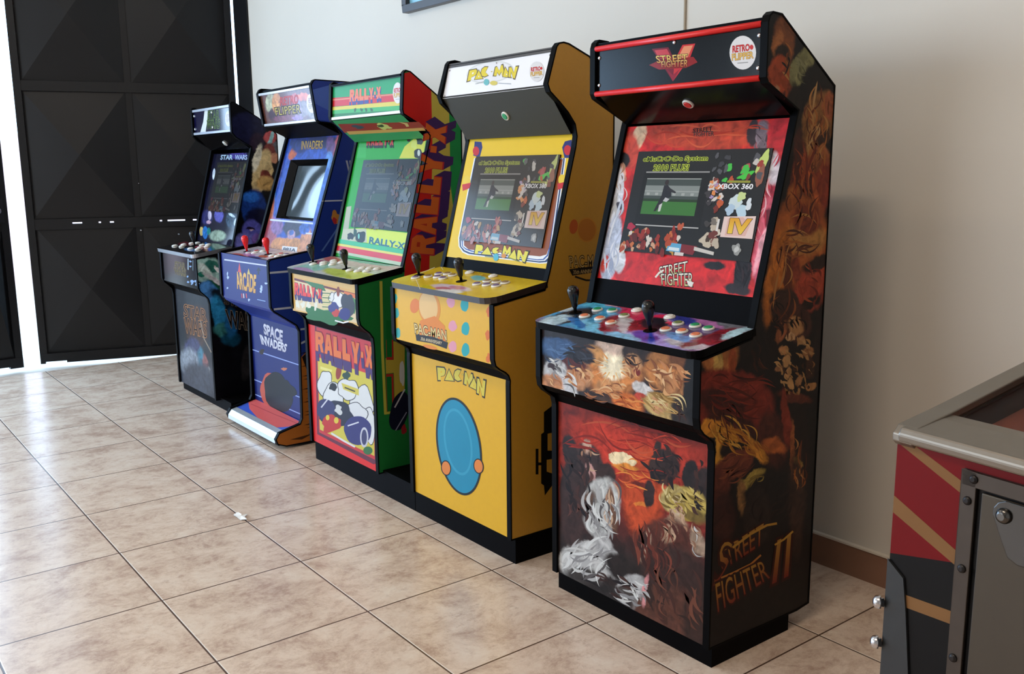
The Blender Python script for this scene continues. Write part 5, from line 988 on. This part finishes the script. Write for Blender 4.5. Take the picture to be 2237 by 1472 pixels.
# =========================== pinball table ===========================
pa = -.11625
t = thing('pinball_table', 'red and black pinball table with steel trim and coin door at the right edge', 'pinball machine', (2.4507,-1.2421,0), pa)
SLP = .19; Lp = 1.05; Wp = .56
RED = solid('pinball_red', (104,8,12), .4, spec=.15, amt=.04); STL = solid('brushed_steel', (132,124,114), .36, .9, amt=.05, scale=60); DKST = solid('dark_steel', (74,66,60), .42, .8, amt=.12, scale=40); TAN = (138,98,60)
def lb(mb, name, mats, par=t, bev=0): return mb.build(name, mats, par, bev, world=False)
mb = MB(); zt = lambda v: .862+SLP*v
prof = [(0,.46),(0,.862),(Lp,zt(Lp)),(Lp,.50)]
mb.prism([(.03,.46),(.03,.82),(Lp,.82+SLP*.9*Lp),(Lp,.50)], .0, Wp, mat=0); mb.prism([(0,.46),(0,.862),(.03,.862),(.03,.46)], 0, Wp)
for x_ in (0, Wp-.027): mb.prism([(.03,.80),(.03,zt(.03)),(Lp,zt(Lp)),(Lp,.80)], x_, x_+.027)
FPl = Plane((0,0,0), (1,0,0), (0,0,1))
def q(pts, col, h):
    A = sum(pts[i][0]*pts[(i+1)%len(pts)][1]-pts[(i+1)%len(pts)][0]*pts[i][1] for i in range(len(pts))); p_ = pts if A > 0 else pts[::-1]
    mb.face([(x, -h, z) for x, z in p_], lin(col), 1)
q([(0,.46),(Wp,.46),(Wp,.72),(.108,.706),(0,.682)], (12,11,12), .0002)
q([(0,.858),(.03,.860),(.112,.826),(.112,.808)], TAN, .0002); q([(0,.775),(0,.748),(.112,.700),(.112,.722)], TAN, .0003)
q([(.130,.48),(.43,.48),(.43,.83),(.130,.83)], (8,6,6), .0002); q([(.03,.626),(.03,.606),(.112,.612),(.112,.632)], TAN, .0003)  # black sheet behind the coin door paints its gap in shade
lb(mb, 'cabinet_body', [RED, VINYL])
# steel lockdown bar with rounded left end, side rails and glass
mb = MB()
mb.prism([(-.008,.862),(-.010,.874),(-.004,.884),(.06,.893),(.088,.895),(.088,.880),(.0,.860)], .006, Wp-.006)
lb(mb, 'lockdown_bar', STL, t, .003)
for x0 in (-.004, Wp-.030):
    mb = MB(); mb.prism([(.0,.855),(-.008,.862),(-.008,.874),(.004,.886),(.088,.900),(Lp,.900+SLP*(Lp-.088)),(Lp,.86+SLP*(Lp-.0)),(.09,.872)], x0, x0+.034); lb(mb, 'side_rail', STL, t, .002)
mb = MB(); mb.prism([(.088,.885),(.088,.889),(Lp,.889+SLP*(Lp-.088)),(Lp,.885+SLP*(Lp-.088))], .030, Wp-.030)
gm, gnt, gb = newmat('playfield_glass'); gb.inputs['Base Color'].default_value = (.95,.97,.96,1); gb.inputs['Transmission Weight'].default_value = 1; gb.inputs['Roughness'].default_value = .02; gb.inputs['IOR'].default_value = 1.05
lb(mb, 'playfield_glass', gm)
mb = MB(); mb.prism([(.088,.838),(.088,.848),(Lp,.848+SLP*.9*(Lp-.088)),(Lp,.84+SLP*.9*(Lp-.088))], .030, Wp-.030, mat=0)
def pf(pts, col, h):
    A = sum(pts[i][0]*pts[(i+1)%len(pts)][1]-pts[(i+1)%len(pts)][0]*pts[i][1] for i in range(len(pts))); p_ = pts if A > 0 else pts[::-1]
    mb.face([(x, y, .848+SLP*.9*(y-.088)+h) for x, y in p_], lin(col), 1)
pf([(.03,.088),(.53,.088),(.53,.30),(.03,.30)], (150,84,70), .0008); pf([(.09,.10),(.50,.10),(.46,.26),(.14,.24)], (206,110,80), .0014); pf([(.11,.092),(.45,.092),(.43,.115),(.13,.125)], (206,212,204), .002)
pf([(.03,.30),(.53,.30),(.53,1.0),(.03,1.0)], (126,78,66), .0008)
lb(mb, 'playfield', [RED, VINYL])
mb = MB(); mb.prism([(.09,.846),(.09,.884),(Lp,.884+SLP*(Lp-.09)),(Lp,.846+SLP*.9*(Lp-.09))], .028, .0335); lb(mb, 'inner_rail', solid('dark_rail', (40,22,22), .5), t)
# coin door: frame, door, bolts, latch plate
mb = MB()
for a_, b_ in (((.110,-.006,.47),(.132,0,.848)), ((.110,-.006,.826),(.45,0,.848)), ((.428,-.006,.47),(.45,0,.848)), ((.110,-.006,.47),(.45,0,.49))): mb.box(a_, b_)
fo = lb(mb, 'coin_door_frame', DKST, t, .001)
for x, z in ((.121,.805),(.121,.704),(.119,.566),(.128,.838)):
    mb = MB(); mb.lathe((x,-.006,z), (0,-1,0), [(.0065,0),(.006,.002),(.003,.004)], 14); lb(mb, 'bolt', solid('dark_bolt', (30,26,26), .4, .5), t)
mb = MB(); mb.box((.140,-.005,.49), (.424,0,.822)); lb(mb, 'coin_door', solid('coin_door_grey', (70,62,52), .42, .55, amt=.1, scale=20), t, .002)
mb = MB(); out = [(.160,.808),(.166,.817),(.176,.822),(.24,.822),(.24,.742),(.200,.738),(.185,.744),(.172,.770),(.160,.797)]
pl = Plane((0,-.005,0), (1,0,0), (0,0,1)); mb.slab(pl, out, .003, 0, 0, .003); lp_ = lb(mb, 'latch_plate', solid('polished_steel', (74,72,70), .2, .95), t, .0015)
mb = MB(); mb.lathe((.176,-.008,.801), (0,-1,0), [(.011,0),(.011,.002),(.009,.006),(.005,.0085)], 20); lb(mb, 'lock', solid('lock_steel', (90,88,86), .18, 1), lp_)
# corner legs with their bolts
LEGM = solid('dark_grey_leg', (52,54,56), .35, .5)
for lx, sx_, ly, sy_ in ((0,1,0,1), (Wp,-1,0,1), (0,1,Lp,-1), (Wp,-1,Lp,-1)):
    top = .672 if sy_ == 1 else .76; mb = MB(); th = .004
    F = [(0,top),(.028,top-.02),(.036,.60),(.048,.50),(.048,.46),(.032,.06),(.026,.03),(0,.03)]
    def tf(pt): x, y, z = pt; return (lx+sx_*x, ly+sy_*y, z)
    for side in (0, 1):
        fr_ = [((x, -th, z) if side == 0 else (-th, x, z)) for x, z in F]; bk = [((x, 0, z) if side == 0 else (0, x, z)) for x, z in F]
        fl = (sx_*sy_ < 0) ^ (side == 1)
        A_ = [tf(p_) for p_ in fr_]; B_ = [tf(p_) for p_ in bk]
        mb.face(A_[::-1] if fl is False else A_); mb.face(B_ if fl is False else B_[::-1])
        for i in range(len(F)): mb.face([A_[i], A_[(i+1)%len(F)], B_[(i+1)%len(F)], B_[i]])
    lg = lb(mb, 'leg', LEGM)
    for z in (.600, .533):
        mb = MB(); d_ = Vector((-sx_, -sy_, 0)).normalized(); o_ = Vector(tf((.0-.003,.0-.003,z)))
        mb.lathe(o_, d_, [(.007,0),(.007,.005),(.0105,.005),(.0105,.008),(.009,.013),(.005,.016)], 14); lb(mb, 'bolt', CHROME, lg)
    mb = MB(); mb.lathe(tf((.012,.012,0)), (0,0,1), [(.02,0),(.02,.008),(.006,.014),(.006,.035)], 14); lb(mb, 'levelling_foot', CHROME, lg)
# head of the table above its far end
mb = MB(); mb.box((-.0+.06,Lp-.17,zt(Lp)-.02), (Wp+.02,Lp-.01,1.72)); lb(mb, 'backbox', [RED], t, .005)
mb = MB(); mb.box((.09,Lp-.176,1.14), (Wp-.01,Lp-.171,1.68)); lb(mb, 'backglass', solid('dark_backglass', (60,20,22), .1, coat=.6, amt=.4, scale=6), t)
bpy.context.view_layer.update()
